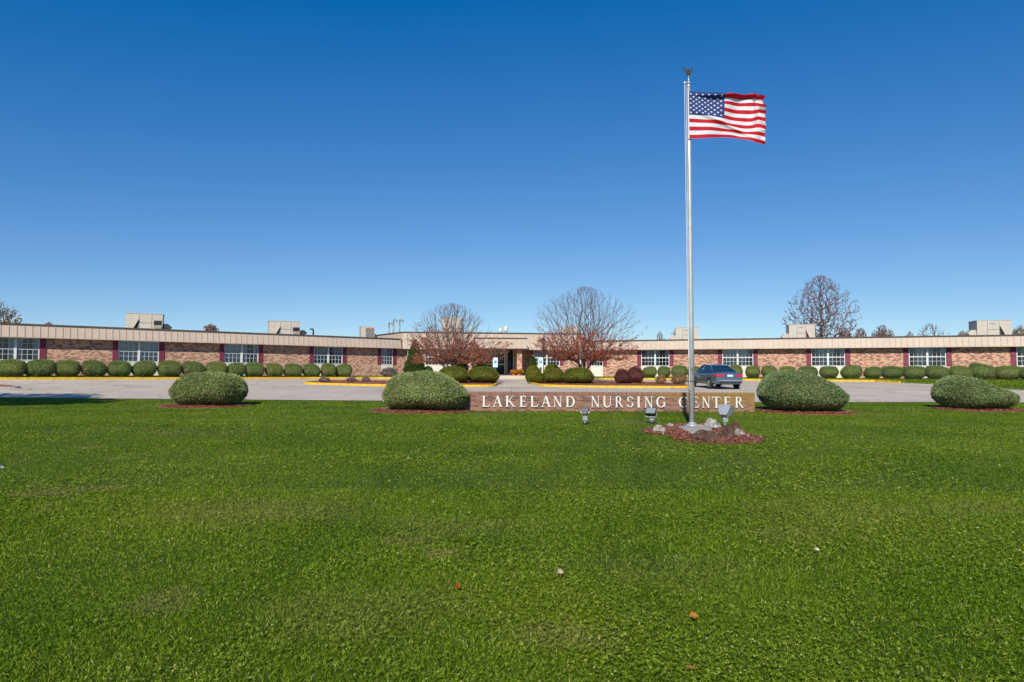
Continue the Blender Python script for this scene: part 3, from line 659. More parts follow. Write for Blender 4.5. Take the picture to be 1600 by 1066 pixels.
# ------------------------------------------------------------------ rooftop plant
def text_mesh(txt, size, depth, name, mat, parent, Mx):
    cu = bpy.data.curves.new(name, 'FONT'); cu.body = txt; cu.size = size; cu.extrude = depth; cu.align_x = 'CENTER'
    t = bpy.data.objects.new('t', cu); C.objects.link(t); bpy.context.view_layer.update()
    me = bpy.data.meshes.new_from_object(t.evaluated_get(bpy.context.evaluated_depsgraph_get())); me.name = name
    bpy.data.objects.remove(t); me.materials.clear(); me.materials.append(mat)
    o = bpy.data.objects.new(name, me); link(o, parent, Mx); CH.setdefault(parent.name, []).append(o); return o
def rtu(pxa, pxb, ptop, Yd, M_, label, mirror=False, hoodside=1, logo=False, z0=None):
    """packaged rooftop unit: cabinet, seams, wedge intake hood, side exhaust hood"""
    A = P(pxa, ptop, Yd); B = P(pxb, ptop, Yd); rot = M_.to_3x3().to_euler().z
    wd = (B.x - A.x) / max(.6, math.cos(rot)) * (.80 if rot > 0 else .90); top = A.z; base = 4.46 if z0 is None else z0; h = top - base; dp = 1.6
    Mx = Matrix.Translation(((A.x + B.x) / 2 + (.14 if rot > 0 else 0), Yd, base)) @ Matrix.Rotation(rot * .6, 4, 'Z')
    root = empty('rooftop_unit', Mx, label, 'air conditioner', 'packaged rooftop air handlers')
    c = MB(); x0, x1 = -wd / 2, wd / 2; c.box(x0, x1, 0, dp, .12, h); c.box(x0 - .03, x1 + .03, -.03, dp + .03, h, h + .04)
    c.build('cabinet', M['rtu'], root)
    c = MB(); c.box(x0 + .1, x1 - .1, .1, dp - .1, -.1, .119); c.build('roof_curb', M['darkgrey'], root)
    sgn = -1 if mirror else 1
    fx = lambda f: sgn * (f - .5) * wd
    c = MB()
    for f in (.36, .70): c.box(min(fx(f), fx(f) + .02), max(fx(f), fx(f) + .02), -.012, -.001, .2, h - .08)
    c.box(min(fx(.36), fx(.70)), max(fx(.36), fx(.70)), -.014, -.001, h * .52, h * .52 + .02)
    c.build('seam', M['darkgrey'], root)
    # wedge hood on front: triangle in side view, its underside shade painted as a black wedge
    hx0, hx1 = sorted((fx(.17), fx(.34)))
    c = MB()
    xa, xb = (hx0, hx1) if not mirror else (hx1, hx0)
    c.prism([(xa, .14), (xb, .14), (xb, h * .72)], -.02, -.003); c.build('hood_shade', M['black'], root)
    c = MB()
    c.add([(xa, -.02, .14), (xb, -.02, h * .72), (xb, -.16, h * .66), (xa, -.16, .12)], [(0, 1, 2, 3), (3, 2, 1, 0)]); c.build('hood', M['rtu'], root)
    # exhaust louvre and hood projecting past the end
    ox0, ox1 = sorted((fx(.76), fx(.98)))
    if not mirror:
        c = MB(); c.box(ox0, ox1, -.016, -.002, h * .40, h * .66); c.build('louvre', M['black'], root)
        c = MB(); c.add([(ox0, -.02, h * .42), (ox1, -.02, h * .42), (ox1, -.32, h * .24), (ox0, -.32, h * .24)], [(0, 1, 2, 3), (3, 2, 1, 0)]); c.build('hood', M['rtu'], root)
    ex = x1 if not mirror else x0; sg = 1 if not mirror else -1
    c = MB(); c.prism([(ex, h * .50), (ex + sg * .34, h * .52), (ex + sg * .62, h * .34), (ex + sg * .14, .10), (ex, .10)], .15, dp * .6)
    c.build('exhaust_hood', M['darkgrey'] if not mirror else M['rtu'], root)
    if logo:
        text_mesh('YORK', .17, .003, 'lettering', M['signblue'], root, Mx @ Matrix.Translation((fx(.55), -.01, h - .30)) @ Matrix.Rotation(math.pi / 2, 4, 'X'))
    return root
rtu(198, 247.5, 490.3, 51, ML, 'beige rooftop air unit above the left wing, largest and nearest the left edge')
rtu(420, 465, 502.3, 58, ML, 'beige rooftop air unit with open wedge hood in the middle of the left wing roof')
rtu(1055.5, 1091.5, 512, 64, MR, 'beige rooftop air unit half hidden behind the flagpole', True, logo=True)
rtu(1233.5, 1272.5, 507.5, 62, MR, 'beige rooftop air unit just left of the tall bare tree', True, logo=True)
rtu(1529, 1578, 501, 55, MR, 'beige rooftop air unit near the right end of the right wing roof', True, logo=True)
def plainunit(pxa, pxb, ptop, Yd, base, label, grille=False, cat='air conditioner', rot=0):
    A = P(pxa, ptop, Yd); B = P(pxb, ptop, Yd); wd = B.x - A.x; h = A.z - base
    Mx = Matrix.Translation(((A.x + B.x) / 2 + (.14 if rot > 0 else 0), Yd, base)) @ Matrix.Rotation(rot, 4, 'Z')
    root = empty('rooftop_condenser', Mx, label, cat)
    c = MB(); c.box(-wd / 2, wd / 2, 0, 1.2, .06, h); c.box(-wd / 2 - .02, wd / 2 + .02, -.02, 1.22, h, h + .04); c.build('cabinet', M['rtu'], root)
    c = MB()
    if grille:
        n = 18
        for i in range(n): x = -wd * .15 + i * wd * .62 / n; c.box(x, x + .015, -.02, -.002, .15, h - .1)
        c.build('coil_guard', M['darkgrey'], root)
        c = MB(); c.prism([(wd / 2, h * .62), (wd / 2 + .4, .1), (wd / 2, .1)], .1, .8); c.build('pipe_cover', M['darkgrey'], root)
    else:
        c.box(-.012, .012, -.012, -.002, .15, h - .1); c.box(-wd / 2 + .05, wd / 2 - .05, -.011, -.002, h * .45, h * .45 + .02); c.build('seam', M['darkgrey'], root)
    return root
plainunit(562, 583, 511, 62, 4.46, 'small grey beige condenser unit left of the bent vent pipes', True, rot=.35)
plainunit(690, 721, 497, 66, 5.05, 'beige box unit on the central roof behind the left bare tree')
plainunit(879, 903, 510.5, 66, 5.05, 'beige box unit on the central roof behind the right bare tree')
def gooseneck(px, ptop, side, Yd, label, turn=.35):
    A = P(px, ptop, Yd); r = .075; R_ = .17
    root = empty('vent_pipe', (A.x, Yd, 5.05), label, 'vent pipe', 'bent metal vent pipes on the roof')
    h = A.z - 5.05 - R_
    pts = [(0, 0, 0), (0, 0, h)] + [(R_ - R_ * math.cos(t), -R_ * turn * (1 - math.cos(t)) * .5, h + R_ * math.sin(t)) for t in np.linspace(.3, math.pi, 9)]
    pts.append((pts[-1][0], pts[-1][1], h - .12))
    mb = MB(); mb.tube(pts, r, 10); mb.build('pipe', M['copper'], root, smooth=True)
    mb = MB(); mb.lathe([(r + .05, 0), (r + .05, .05), (r + .005, .14)], 12); mb.build('flashing', M['darkgrey'], root)
gooseneck(607.5, 504.5, 1, 66.5, 'shortest and leftmost of the three bent vent pipes on the roof')
gooseneck(614.8, 499.2, 1, 65.5, 'tallest, middle one of the three bent vent pipes on the roof')
gooseneck(624.2, 499.4, 1, 64.8, 'rightmost of the three bent vent pipes, above the block corner')
def mushroom(px, ptop, wpx, Yd, label):
    A = P(px, ptop, Yd); r = wpx / F * Yd / 2; h = A.z - 5.08
    root = empty('roof_vent', (A.x, Yd, 5.08), label, 'roof vent', 'white roof vents over the entrance')
    mb = MB(); mb.lathe([(r * 1.15, 0), (r * 1.15, h * .25), (r * .7, h * .28), (r * .7, h * .45)], 14); mb.build('base', M['galv'], root)
    mb = MB(); mb.lathe([(r * .7, h * .45), (r, h * .5), (r, h * .8), (r * .75, h * .95), (r * .1, h)], 14); mb.build('vent_cap', M['letter'], root, smooth=True)
mushroom(733.5, 511.5, 6, 66, 'white roof vent beside the left bare tree')
mushroom(782, 512.5, 6, 66, 'squat white roof vent over the entrance canopy, left of the pair')
mushroom(790.5, 509.8, 6.5, 65, 'taller white roof vent over the entrance canopy, right of the pair')
# far parking-lot lamp behind the roof
A = P(489.5, 515, 95)
lp = empty('parking_lamp', (A.x, 95, 1.3), 'distant grey parking lot lamp seen over the left wing roof', 'lamp post')
mb = MB(); mb.tube([(0, 0, 0), (0, 0, A.z - 1.3)], .12, 8); mb.build('pole', M['darkgrey'], lp)
mb = MB(); mb.box(-.45, 0, -.15, .15, A.z - 1.35, A.z - 1.15); mb.build('lamp_head', M['darkgrey'], lp)

# ------------------------------------------------------------------ brick sign with letters
yS = 24.0
sx0, sx1 = X_(727, yS), X_(1176.5, yS)
zs = zf(5, yS)
MS = Matrix.Translation((sx0, yS - .15, P(960, 613, yS).z - .665))
sign = empty('brick_sign', MS, 'low brick sign wall with white letters reading Lakeland Nursing Center', 'sign')
mb = MB(); LW = sx1 - sx0
mb.box(0, LW, 0, .30, -.15, .565); mb.box(-.008, LW + .008, -.008, .308, .572, .665); mb.box(.005, LW - .005, .006, .294, .565, .572)
mb.build('wall', M['signbrick'], sign)
TW, TN, SF = .155, .07, .045    # thick, thin, serif height
def stemp(x, w_=TW, top=1, s=.07): return [[(x - w_ / 2, 0), (x + w_ / 2, 0), (x + w_ / 2, 1), (x - w_ / 2, 1)], [(x - w_ / 2 - s, 0), (x + w_ / 2 + s, 0), (x + w_ / 2 + s, SF), (x - w_ / 2 - s, SF)], [(x - w_ / 2 - s, 1 - SF), (x + w_ / 2 + s, 1 - SF), (x + w_ / 2 + s, 1), (x - w_ / 2 - s, 1)]]
def bar(x0, x1, z0, z1): return [(x0, z0), (x1, z0), (x1, z1), (x0, z1)]
def diag(xa, xb, w_, za=1.0, zb=0.0): return [(xa - w_ / 2, za), (xb - w_ / 2, zb), (xb + w_ / 2, zb), (xa + w_ / 2, za)]
def serif(x, z, hw=.13): return bar(x - hw, x + hw, z, z + SF)
def arcp(cx, cz, rx, rz, a0, a1, wh, wv, n=20):
    out = []
    for i in range(n):
        q = []
        for t in (a0 + (a1 - a0) * i / n, a0 + (a1 - a0) * (i + 1.05) / n):
            t = R(t); q.append(((cx + rx * math.cos(t), cz + rz * math.sin(t)), (cx + (rx - wv) * math.cos(t), cz + (rz - wh) * math.sin(t))))
        out.append([q[0][0], q[1][0], q[1][1], q[0][1]])
    return out
GL = {
 'L': (.72, stemp(.17) + [bar(.17, .66, 0, TN), [(.60, TN), (.66, TN), (.69, .27), (.66, .27)]]),
 'A': (.92, [diag(.44, .13, .06), diag(.44, .76, TW), bar(.24, .64, .33, .33 + TN), serif(.13, 0, .13), serif(.78, 0, .15)]),
 'K': (.86, stemp(.17) + [diag(.66, .22, .06, 1, .42), diag(.36, .76, TW, .56, 0), serif(.67, 1 - SF, .12), serif(.79, 0, .12)]),
 'E': (.70, stemp(.17) + [bar(.17, .60, 0, TN), bar(.17, .56, 1 - TN, 1), bar(.17, .48, .49, .49 + TN), [(.55, TN), (.60, TN), (.64, .25), (.61, .25)], [(.52, 1 - TN), (.56, 1 - TN), (.57, .78), (.545, .78)], bar(.455, .48, .40, .63)]),
 'N': (.88, [bar(.14, .20, 0, 1), bar(.72, .78, 0, 1), diag(.17, .74, .15), serif(.17, 0, .11), serif(.10, 1 - SF, .10), serif(.75, 1 - SF, .11)]),
 'D': (.88, stemp(.17) + arcp(.34, .5, .46, .5, -90, 90, TN, TW) + [bar(.17, .35, 0, TN), bar(.17, .35, 1 - TN, 1)]),
 'U': (.90, [bar(.14, .28, .30, 1), bar(.73, .79, .30, 1), serif(.21, 1 - SF, .15), serif(.76, 1 - SF, .12)] + arcp(.465, .32, .325, .34, 180, 360, .09, .14, 14)[:8] + arcp(.465, .32, .325, .34, 180, 360, .09, .06, 14)[8:]),
 'R': (.86, stemp(.17) + arcp(.36, .74, .30, .26, -90, 90, TN, TW, 14) + [bar(.17, .38, .48, .48 + TN), bar(.17, .38, 1 - TN, 1), diag(.42, .76, TW, .5, 0), serif(.79, 0, .10)]),
 'S': (.64, arcp(.33, .74, .24, .26, 20, 250, TN, .11, 20) + arcp(.33, .27, .26, .27, -160, 75, TN, .11, 20) + [[(.15, .66), (.21, .56), (.53, .40), (.46, .50)], [(.15, .66), (.46, .50), (.53, .40), (.28, .62)], bar(.535, .565, .72, .97), bar(.07, .10, .03, .30)]),
 'I': (.34, stemp(.17)),
 'G': (.92, arcp(.47, .5, .42, .5, 42, 318, TN, TW, 30) + [bar(.70, .84, .10, .44), serif(.77, .44, .13), bar(.77, .80, .72, .97)]),
 'C': (.88, arcp(.47, .5, .42, .5, 42, 320, TN, TW, 30) + [bar(.76, .79, .72, .97)]),
 'T': (.82, [bar(.34, .48, 0, 1), serif(.41, 0, .15), bar(.06, .76, 1 - TN, 1), [(.06, 1 - TN), (.09, 1 - TN), (.07, .76), (.04, .76)], [(.73, 1 - TN), (.76, 1 - TN), (.78, .76), (.75, .76)]]),
}
letters = [('L', 753.7, 765.5), ('A', 769.9, 785.9), ('K', 790, 806), ('E', 812, 823.2), ('L', 829, 840.7), ('A', 845.2, 861.5), ('N', 864, 878), ('D', 884, 898),
           ('N', 922.5, 936.5), ('U', 941.5, 955.5), ('R', 961, 973.8), ('S', 979.3, 989.2), ('I', 994.7, 1000.3), ('N', 1006, 1019.5), ('G', 1025, 1039.6),
           ('C', 1060, 1073), ('E', 1080, 1091), ('N', 1095.5, 1108.5), ('T', 1112, 1125.2), ('E', 1130.3, 1141.3), ('R', 1148, 1161)]
LZ0 = P(960, 636.2, yS).z - MS.translation.z; LH = P(960, 619.2, yS).z - P(960, 636.2, yS).z
for ch, a, b_ in letters:
    xa = X_(a, yS - .16) - sx0; xb = X_(b_, yS - .16) - sx0; wdt, polys = GL[ch]
    pmin = min(p[0] for pl in polys for p in pl); pmax = max(p[0] for pl in polys for p in pl)
    mb = MB()
    for i, pl in enumerate(polys):
        pl2 = [(xa + (p[0] - pmin) / (pmax - pmin) * (xb - xa), LZ0 + p[1] * LH) for p in pl]
        ar = sum(pl2[k][0] * pl2[(k + 1) % len(pl2)][1] - pl2[(k + 1) % len(pl2)][0] * pl2[k][1] for k in range(len(pl2)))
        if ar < 0: pl2 = pl2[::-1]
        mb.prism(pl2, -.045 - .0006 * (i % 7), -.02)
    mb.build('letter', M['letter'], sign)

# ------------------------------------------------------------------ shrubs
def shrub_mesh(name, rx, ry, h, mat, top=None, n=6000, leaf=.03, base=.04, cmid=.45, lump=.04, ex=1.0, seed=0, shear=0.0, out=.5, fuzz=.02, taper=.18):
    """closed shrub body (dense crown surface) covered by leaf-sized faces"""
    r = np.random.default_rng(seed + 11)
    tu, tf = zip(*(top or [(-1, .55), (-.8, .82), (-.45, .97), (0, 1), (.45, .97), (.8, .82), (1, .55)]))
    def surf(u, a, k=1.0):
        env = np.clip(1 - np.abs(u) ** 3.2, 0, 1) ** (1 / 2.6)
        Tt = np.interp(u, tu, tf) * h; c = cmid * h * np.ones_like(u); up = np.maximum(Tt - c, .12 * h) * np.clip(1 - np.abs(u) ** 8, 0, 1) ** .5
        dn = (c - base) * np.clip(1 - np.abs(u) ** 9, 0, 1) ** .5
        ca, sa = np.cos(a), np.sin(a); sg = np.sign
        y = ry * env * sg(ca) * np.abs(ca) ** .85
        z = c + np.where(sa > 0, up * np.abs(sa) ** .9, -dn * np.abs(sa) ** .9)
        low = np.clip((c - z) / (c - base + 1e-6), 0, 1)
        y = y * (1 - .22 * low ** 2); x = rx * u * (1 - taper * low ** 1.6) + shear * (z - c)
        cen = np.stack([x * .7, 0 * y, c], -1); p = np.stack([x, y, z], -1); nn = p - cen; nn[:, 1] *= 1.2
        nn /= np.linalg.norm(nn, axis=1)[:, None] + 1e-9
        ph = (np.sin(p[:, 0] * 5.1 + seed) * np.sin(p[:, 1] * 4.3 + 1.3 * seed) + np.sin(p[:, 2] * 6.7 + p[:, 0] * 3.1 + seed * 2.1) * .7 + .5 * np.sin(p[:, 0] * 11 + p[:, 1] * 9 + p[:, 2] * 13)) / 1.6
        p = p + nn * (ph * lump)[:, None]
        return p * 1.0 + (k - 1) * nn * .06, nn
    # core
    nu, na = 28, 32
    us = np.sin(np.linspace(-1, 1, nu) * math.pi / 2) * .999; as_ = np.linspace(0, 2 * math.pi, na, endpoint=False)
    UU, AA = np.meshgrid(us, as_, indexing='ij'); pc, nc = surf(UU.ravel(), AA.ravel()); pc = pc - nc * min(.05, leaf * 1.3)
    I = np.arange(nu * na).reshape(nu, na)
    Tq = np.stack([I[:-1], np.roll(I, -1, 1)[:-1], np.roll(I, -1, 1)[1:], I[1:]], -1).reshape(-1, 4)
    # leaves
    u = np.sin(r.uniform(-1, 1, n) * math.pi / 2 * .995); u = np.where(r.random(n) < .5, r.uniform(-.995, .995, n), u); a = r.uniform(0, 2 * math.pi, n)
    a = np.where((np.sin(a) < -.55) & (r.random(n) < .6), np.abs(a - math.pi), a)
    p, nn = surf(u, a); p = p + nn * r.normal(0, fuzz, n)[:, None]; p[:, 2] = np.maximum(p[:, 2], base * .6)
    d = nn * out + r.normal(0, .55, (n, 3)) + np.array([0, 0, .35]); d /= np.linalg.norm(d, axis=1)[:, None]
    s = np.cross(d, r.normal(0, 1, (n, 3))); s /= np.linalg.norm(s, axis=1)[:, None] + 1e-9
    L = leaf * r.uniform(.6, 1.5, n)[:, None]; W = leaf * .38 * r.uniform(.7, 1.3, n)[:, None]
    V = np.stack([p - d * L * .4 - s * W * .6, p - d * L * .4 + s * W * .6, p + d * L * .4 + s * W, p + d * L, p + d * L * .4 - s * W], 1).reshape(-1, 3)
    T2 = np.arange(n * 5).reshape(n, 5) + len(pc)
    return mesh_np(name, np.concatenate([pc, V]), [Tq, T2], mat)
def place(name, me, loc, label, cat='bush', group=None, rz=0, sc_=(1, 1, 1)):
    o = bpy.data.objects.new(name, me)
    link(o, None, Matrix.Translation(loc) @ Matrix.Rotation(rz, 4, 'Z') @ Matrix.Diagonal((*sc_, 1)))
    return tag(o, label, cat, group)
def ellipse(cx, cy, rx, ry, n=36, jit=.05, sd=0):
    r_ = random.Random(sd); return [(cx + rx * math.cos(2 * math.pi * i / n) * (1 + r_.uniform(-jit, jit)), cy + ry * math.sin(2 * math.pi * i / n) * (1 + r_.uniform(-jit, jit))) for i in range(n)]
MULCH = []
def big_bush(pxa, pxb, ptop, pbot, Yc, ry, top, label, seed, shear=0, mul=(1.25, 1.2), mo=(0, 0), cmid=.45):
    Yf = Yc
    xa, xb = X_(pxa, Yf), X_(pxb, Yf); rx = (xb - xa) / 2; zt = P((pxa + pxb) / 2, ptop, Yf).z; x = (xa + xb) / 2; zb = zf(x, Yf)
    me = shrub_mesh('juniper_bush', rx * .91, ry, zt - zb, M['juniper'], top, n=75000, leaf=.030, seed=seed, shear=shear, lump=.04, cmid=cmid, out=.9, fuzz=.03, taper=.10)
    place('juniper_bush', me, (x, Yf, zb), label, 'bush', 'large clipped grey green junipers on the lawn')
    pl = ellipse(x + mo[0], Yf + mo[1] - .1, rx * mul[0], ry * mul[1], sd=seed)
    MULCH.append(pl)
    b = blob('mulch_ring', pl, .02, M['mulch'], .05, 8, True); add_chips(b, pl, .03, 2600, .035, .05); tag(b, kind='structure')
big_bush(271, 384.5, 584, 638, 25.9, 1.2, [(-1, .5), (-.9, .74), (-.7, .90), (-.4, .98), (0, 1.0), (.3, 1.0), (.6, .97), (.8, .90), (.92, .8), (1, .65)], 'dome shaped juniper, the smaller leftmost bush on the lawn', 1, .05, (1.15, 1.15), (-.1, 0))
big_bush(597, 738, 583, 646, 24.0, 1.45, [(-1, .55), (-.92, .76), (-.75, .90), (-.5, .975), (-.2, 1.0), (.1, .995), (.3, .96), (.45, .89), (.6, .80), (.8, .66), (.92, .56), (1, .45)], 'wide juniper sloping down to the right, touching the left end of the brick sign', 2, 0, (1.06, 1.12), (-.2, -.1), .40)
big_bush(1187, 1317, 582, 646, 24.2, 1.4, [(-1, .55), (-.92, .78), (-.75, .91), (-.5, .985), (-.2, 1.0), (.05, .98), (.3, .91), (.5, .81), (.7, .68), (.87, .52), (1, .36)], 'tall domed juniper just right of the brick sign', 3, -.12, (1.1, 1.12), (.1, 0), .40)
big_bush(1467, 1574, 589.5, 643, 25.8, 1.25, [(-1, .55), (-.8, .88), (-.5, .99), (-.2, 1.0), (.15, .86), (.4, .70), (.7, .60), (.9, .5), (1, .36)], 'lopsided juniper with a low tail at the right edge of the lawn', 4, -.22, (1.12, 1.12), (.05, 0), .40)

# clipped hedge rows in front of the wings
hv = [shrub_mesh('hedge_shrub', .85, .62, 1.0, M['hedge'], tp, n=12000, leaf=.030, seed=20 + i, shear=sh_, lump=.022, base=.02, cmid=.50)
      for i, (tp, sh_) in enumerate([([(-1, .72), (-.8, .9), (-.4, .98), (0, 1), (.4, .99), (.8, .93), (1, .75)], 0), ([(-1, .8), (-.8, .97), (-.3, 1), (.2, .97), (.7, .88), (1, .62)], -.06),
                                     ([(-1, .65), (-.7, .88), (-.2, .98), (.3, 1), (.8, .97), (1, .75)], .06), ([(-1, .75), (-.8, .95), (0, 1), (.8, .95), (1, .75)], 0), ([(-1, .85), (-.7, 1), (-.2, .99), (.3, .9), (.7, .82), (1, .6)], -.25)])]
ordn = ['first', 'second', 'third', 'fourth', 'fifth', 'sixth', 'seventh', 'eighth', 'ninth', 'tenth', 'eleventh', 'twelfth', 'thirteenth', 'fourteenth', 'fifteenth', 'sixteenth', 'seventeenth', 'eighteenth', 'nineteenth', 'twentieth', 'twenty first']
left_h = [(17, 44), (62, 44), (105, 41), (147, 38.5), (186.5, 38), (225, 36), (265, 38), (302.5, 37), (338, 34), (368, 32), (397, 34), (428.5, 30), (458, 30), (487, 29.5), (513, 25), (536, 29)]
ltop = lambda p: np.interp(p, [0, 300, 540], [561.2, 565.2, 569.3])
for i, (p, wpx) in enumerate(left_h):
    s_ = S(p, ML, -1.75); q = ML @ Vector((s_, -1.75, 0)); wd = wpx / F * q.y * .98; zb = zf(q.x, q.y); zt = P(p, ltop(p) + random.uniform(-.9, 1.1), q.y).z
    kk = wd / 1.7 * random.uniform(.88, .98)
    place('hedge_shrub', hv[(i * 2) % 4] if i != 15 else hv[1], (q.x, q.y, zb), 'clipped rounded hedge shrub, %s from the left end of the row along the left wing' % ordn[i], 'shrub', 'clipped hedge shrubs along the left wing', R(30 + random.uniform(-12, 12)), (kk * random.choice([-1, 1]), .85, (zt - zb)))
right_h = [(1014.5, 25.5, 572.5), (1037.5, 22, 572), (1061.5, 27, 572), (1086, 24, 572), (1111, 24, 571.5), (1148.5, 25, 571), (1176, 24.5, 572.3), (1202.5, 27.5, 572), (1229, 28, 573.5), (1262, 33, 573), (1295, 30, 572.2), (1330, 34, 571.3), (1363.5, 28, 573), (1393.5, 32.5, 571.5), (1428, 37, 571.5), (1464.5, 37, 570.5), (1502, 36, 571), (1536.5, 42, 568.5), (1575.5, 44, 572.5), (1610, 38, 573)]
for i, (p, wpx, ty) in enumerate(right_h):
    s_ = S(p, MR, -1.5); q = MR @ Vector((s_, -1.5, 0)); wd = wpx / F * q.y * .98; zb = zf(q.x, q.y); zt = P(p, ty, q.y).z
    kk = wd / 1.7 * random.uniform(.88, .98)
    place('hedge_shrub', hv[4] if i == 17 else hv[(i * 3 + 1) % 4], (q.x, q.y, zb), 'clipped rounded hedge shrub, %s from the left end of the row along the right wing' % ordn[i], 'shrub', 'clipped hedge shrubs along the right wing', R(-14 + random.uniform(-12, 12)), (kk * (1 if i == 17 else random.choice([-1, 1])), .9, (zt - zb) * random.uniform(.93, 1.03)))
# island and entrance shrubs
def shrub(pxa, pxb, ptop, Yc, mat, label, ry=None, top=None, n=9000, leaf=.035, seed=0, lump=.04, name='shrub', base=.03, zb=None, fuzz=.03, cmid=.42, cat='shrub', group=None, shear=0, out=.6):
    xa, xb = X_(pxa, Yc), X_(pxb, Yc); x = (xa + xb) / 2; rx = (xb - xa) / 2; zb = (zf(x, Yc) + .12) if zb is None else zb; zt = P((pxa + pxb) / 2, ptop, Yc).z
    me = shrub_mesh(name, rx, ry or rx * .95, zt - zb, mat, top, n=n, leaf=leaf, seed=seed, lump=lump, base=base, fuzz=fuzz, cmid=cmid, shear=shear, out=out)
    return place(name, me, (x, Yc, zb), label, cat, group)
dome = [(-1, .5), (-.8, .76), (-.45, .94), (0, 1), (.45, .95), (.8, .78), (1, .5)]
BW = 'boxwood'; gb_ = 'rounded yellow green yews flanking the entrance'
shrub(683, 733.5, 573, 45.3, M[BW], 'broad yellow green yew mound, left of two beside the left accessible sign', 1.1, dome, 15000, seed=31, name='yew_shrub', group=gb_)
shrub(729.5, 779.5, 573.3, 46.0, M[BW], 'broad yellow green yew mound directly left of the left accessible sign', 1.1, dome, 15000, seed=32, name='yew_shrub', group=gb_)
shrub(736, 768, 568.5, 48.6, M[BW], 'darker yew mound behind the pair left of the entrance walk', .9, dome, 8000, seed=33, name='yew_shrub', group=gb_)
shrub(821.5, 845, 572.5, 47.0, M[BW], 'narrow yew mound at the right edge of the entrance walk', .6, dome, 7000, seed=34, name='yew_shrub', group=gb_)
shrub(836, 848.5, 580, 45.8, M[BW], 'smallest yew mound in front of the right accessible sign post', .35, dome, 4000, seed=35, name='yew_shrub', group=gb_)
shrub(847, 882, 576, 46.2, M[BW], 'yew mound right of the right accessible sign', .85, dome, 11000, seed=36, name='yew_shrub', group=gb_)
shrub(849, 877, 569.3, 48.8, M[BW], 'yew mound behind the right accessible sign, below the white window', .8, dome, 8000, seed=37, name='yew_shrub', group=gb_)
shrub(878.5, 927.5, 575, 45.2, M[BW], 'widest yew mound under the right bare tree', 1.15, dome, 15000, seed=38, name='yew_shrub', group=gb_)
shrub(708.5, 731, 558.5, 51.0, M['evergreen'], 'dark round evergreen bush behind the left tree trunk', .55, [(-1, .7), (-.7, .93), (0, 1), (.7, .93), (1, .7)], 7000, seed=39, name='evergreen_bush', cmid=.5)
shrub(660.5, 677, 573, 58.8, M['evergreen'], 'small round evergreen bush beside the tall evergreen', .45, dome, 3000, seed=40, name='evergreen_bush')
shrub(961, 985, 578, 45.0, M['barberry'], 'round dark purple barberry, front left of the two', .55, dome, 9000, .03, 41, .06, 'barberry_shrub', fuzz=.05)
shrub(978.5, 1005, 574.8, 46.6, M['barberry'], 'round dark purple barberry, rear right of the two', .6, dome, 9000, .03, 42, .06, 'barberry_shrub', fuzz=.05)
gt = 'small tan shrubs in the islands'
shrub(1026, 1040, 587.5, 45.2, M['tanshrub'], 'small golden tan shrub in the right island, nearest the barberries', .3, dome, 900, .05, 43, .06, 'tan_shrub', fuzz=.07, group=gt)
shrub(1050, 1072, 587.3, 45.2, M['tanshrub'], 'wider golden tan shrub in the right island, next to the flagpole', .45, dome, 1400, .05, 44, .06, 'tan_shrub', fuzz=.08, group=gt)
shrub(596, 620, 576.5, 57.0, M['greyshrub'], 'leafless grey twiggy shrub in front of the small left wing window', .55, dome, 5000, .05, 45, .05, 'bare_shrub', fuzz=.08)
shrub(500, 514.5, 590.2, 46.0, M['greyshrub'], 'tiny leafless shrub at the left tip of the left island', .3, dome, 700, .05, 46, .05, 'bare_shrub', fuzz=.06)
shrub(542, 555.5, 589.8, 46.2, M['greyshrub'], 'tiny leafless shrub, middle one in the left island', .3, dome, 700, .05, 47, .05, 'bare_shrub', fuzz=.06)
shrub(567, 577, 590.3, 46.4, M['greyshrub'], 'tiny leafless shrub nearest the wide juniper in the left island', .25, dome, 600, .05, 48, .05, 'bare_shrub', fuzz=.06)
def cone_tree(pxa, pxb, ptop, Yc, label, seed, n=14000, zb=None):
    xa, xb = X_(pxa, Yc), X_(pxb, Yc); x = (xa + xb) / 2; rx = (xb - xa) / 2; zb = zf(x, Yc) if zb is None else zb; h = P((pxa + pxb) / 2, ptop, Yc).z - zb
    r = np.random.default_rng(seed); root = empty('evergreen_tree', (x, Yc, zb), label, 'evergreen tree')
    mb = MB(); mb.tube([(0, 0, -.1), (0, 0, h * .9)], [.07, .02], 7); mb.build('trunk', M['bark'], root)
    t = r.random(n) ** .75; rad = rx * np.where(t < .15, .75 + 1.7 * t, 1.02 - (t - .15) * .98 / .85 * .97) ** .9; a = r.uniform(0, 6.283, n)
    rad = rad * (1 + .14 * np.sin(a * 5 + t * 11) + .10 * np.sin(a * 9 - t * 23)) * r.uniform(.62, 1.08, n) ** .5
    p = np.stack([rad * np.cos(a), rad * np.sin(a) * .95, .06 + t * (h - .06)], -1)
    d = np.stack([np.cos(a) * .5, np.sin(a) * .5, np.full(n, .8)], -1) + r.normal(0, .35, (n, 3)); d /= np.linalg.norm(d, axis=1)[:, None]
    s = np.cross(d, r.normal(0, 1, (n, 3))); s /= np.linalg.norm(s, axis=1)[:, None]; L = .055 * r.uniform(.6, 1.5, n)[:, None]; W = L * .35
    V = np.stack([p - d * L - s * W * .5, p - d * L + s * W * .5, p + s * W, p + d * L, p - s * W], 1).reshape(-1, 3)
    obj_np('foliage', mesh_np('foliage', V, np.arange(n * 5).reshape(n, 5), M['evergreen']), root)
cone_tree(632, 664, 531, 57.6, 'tall dark evergreen tree at the corner between left wing and central block', 51, 22000)
cone_tree(822, 843, 556.5, 50.0, 'small pointed evergreen behind the yews right of the entrance', 52, 8000)
cone_tree(712, 727, 533, 56, 'slim dark evergreen behind the left bare tree', 53, 8000)

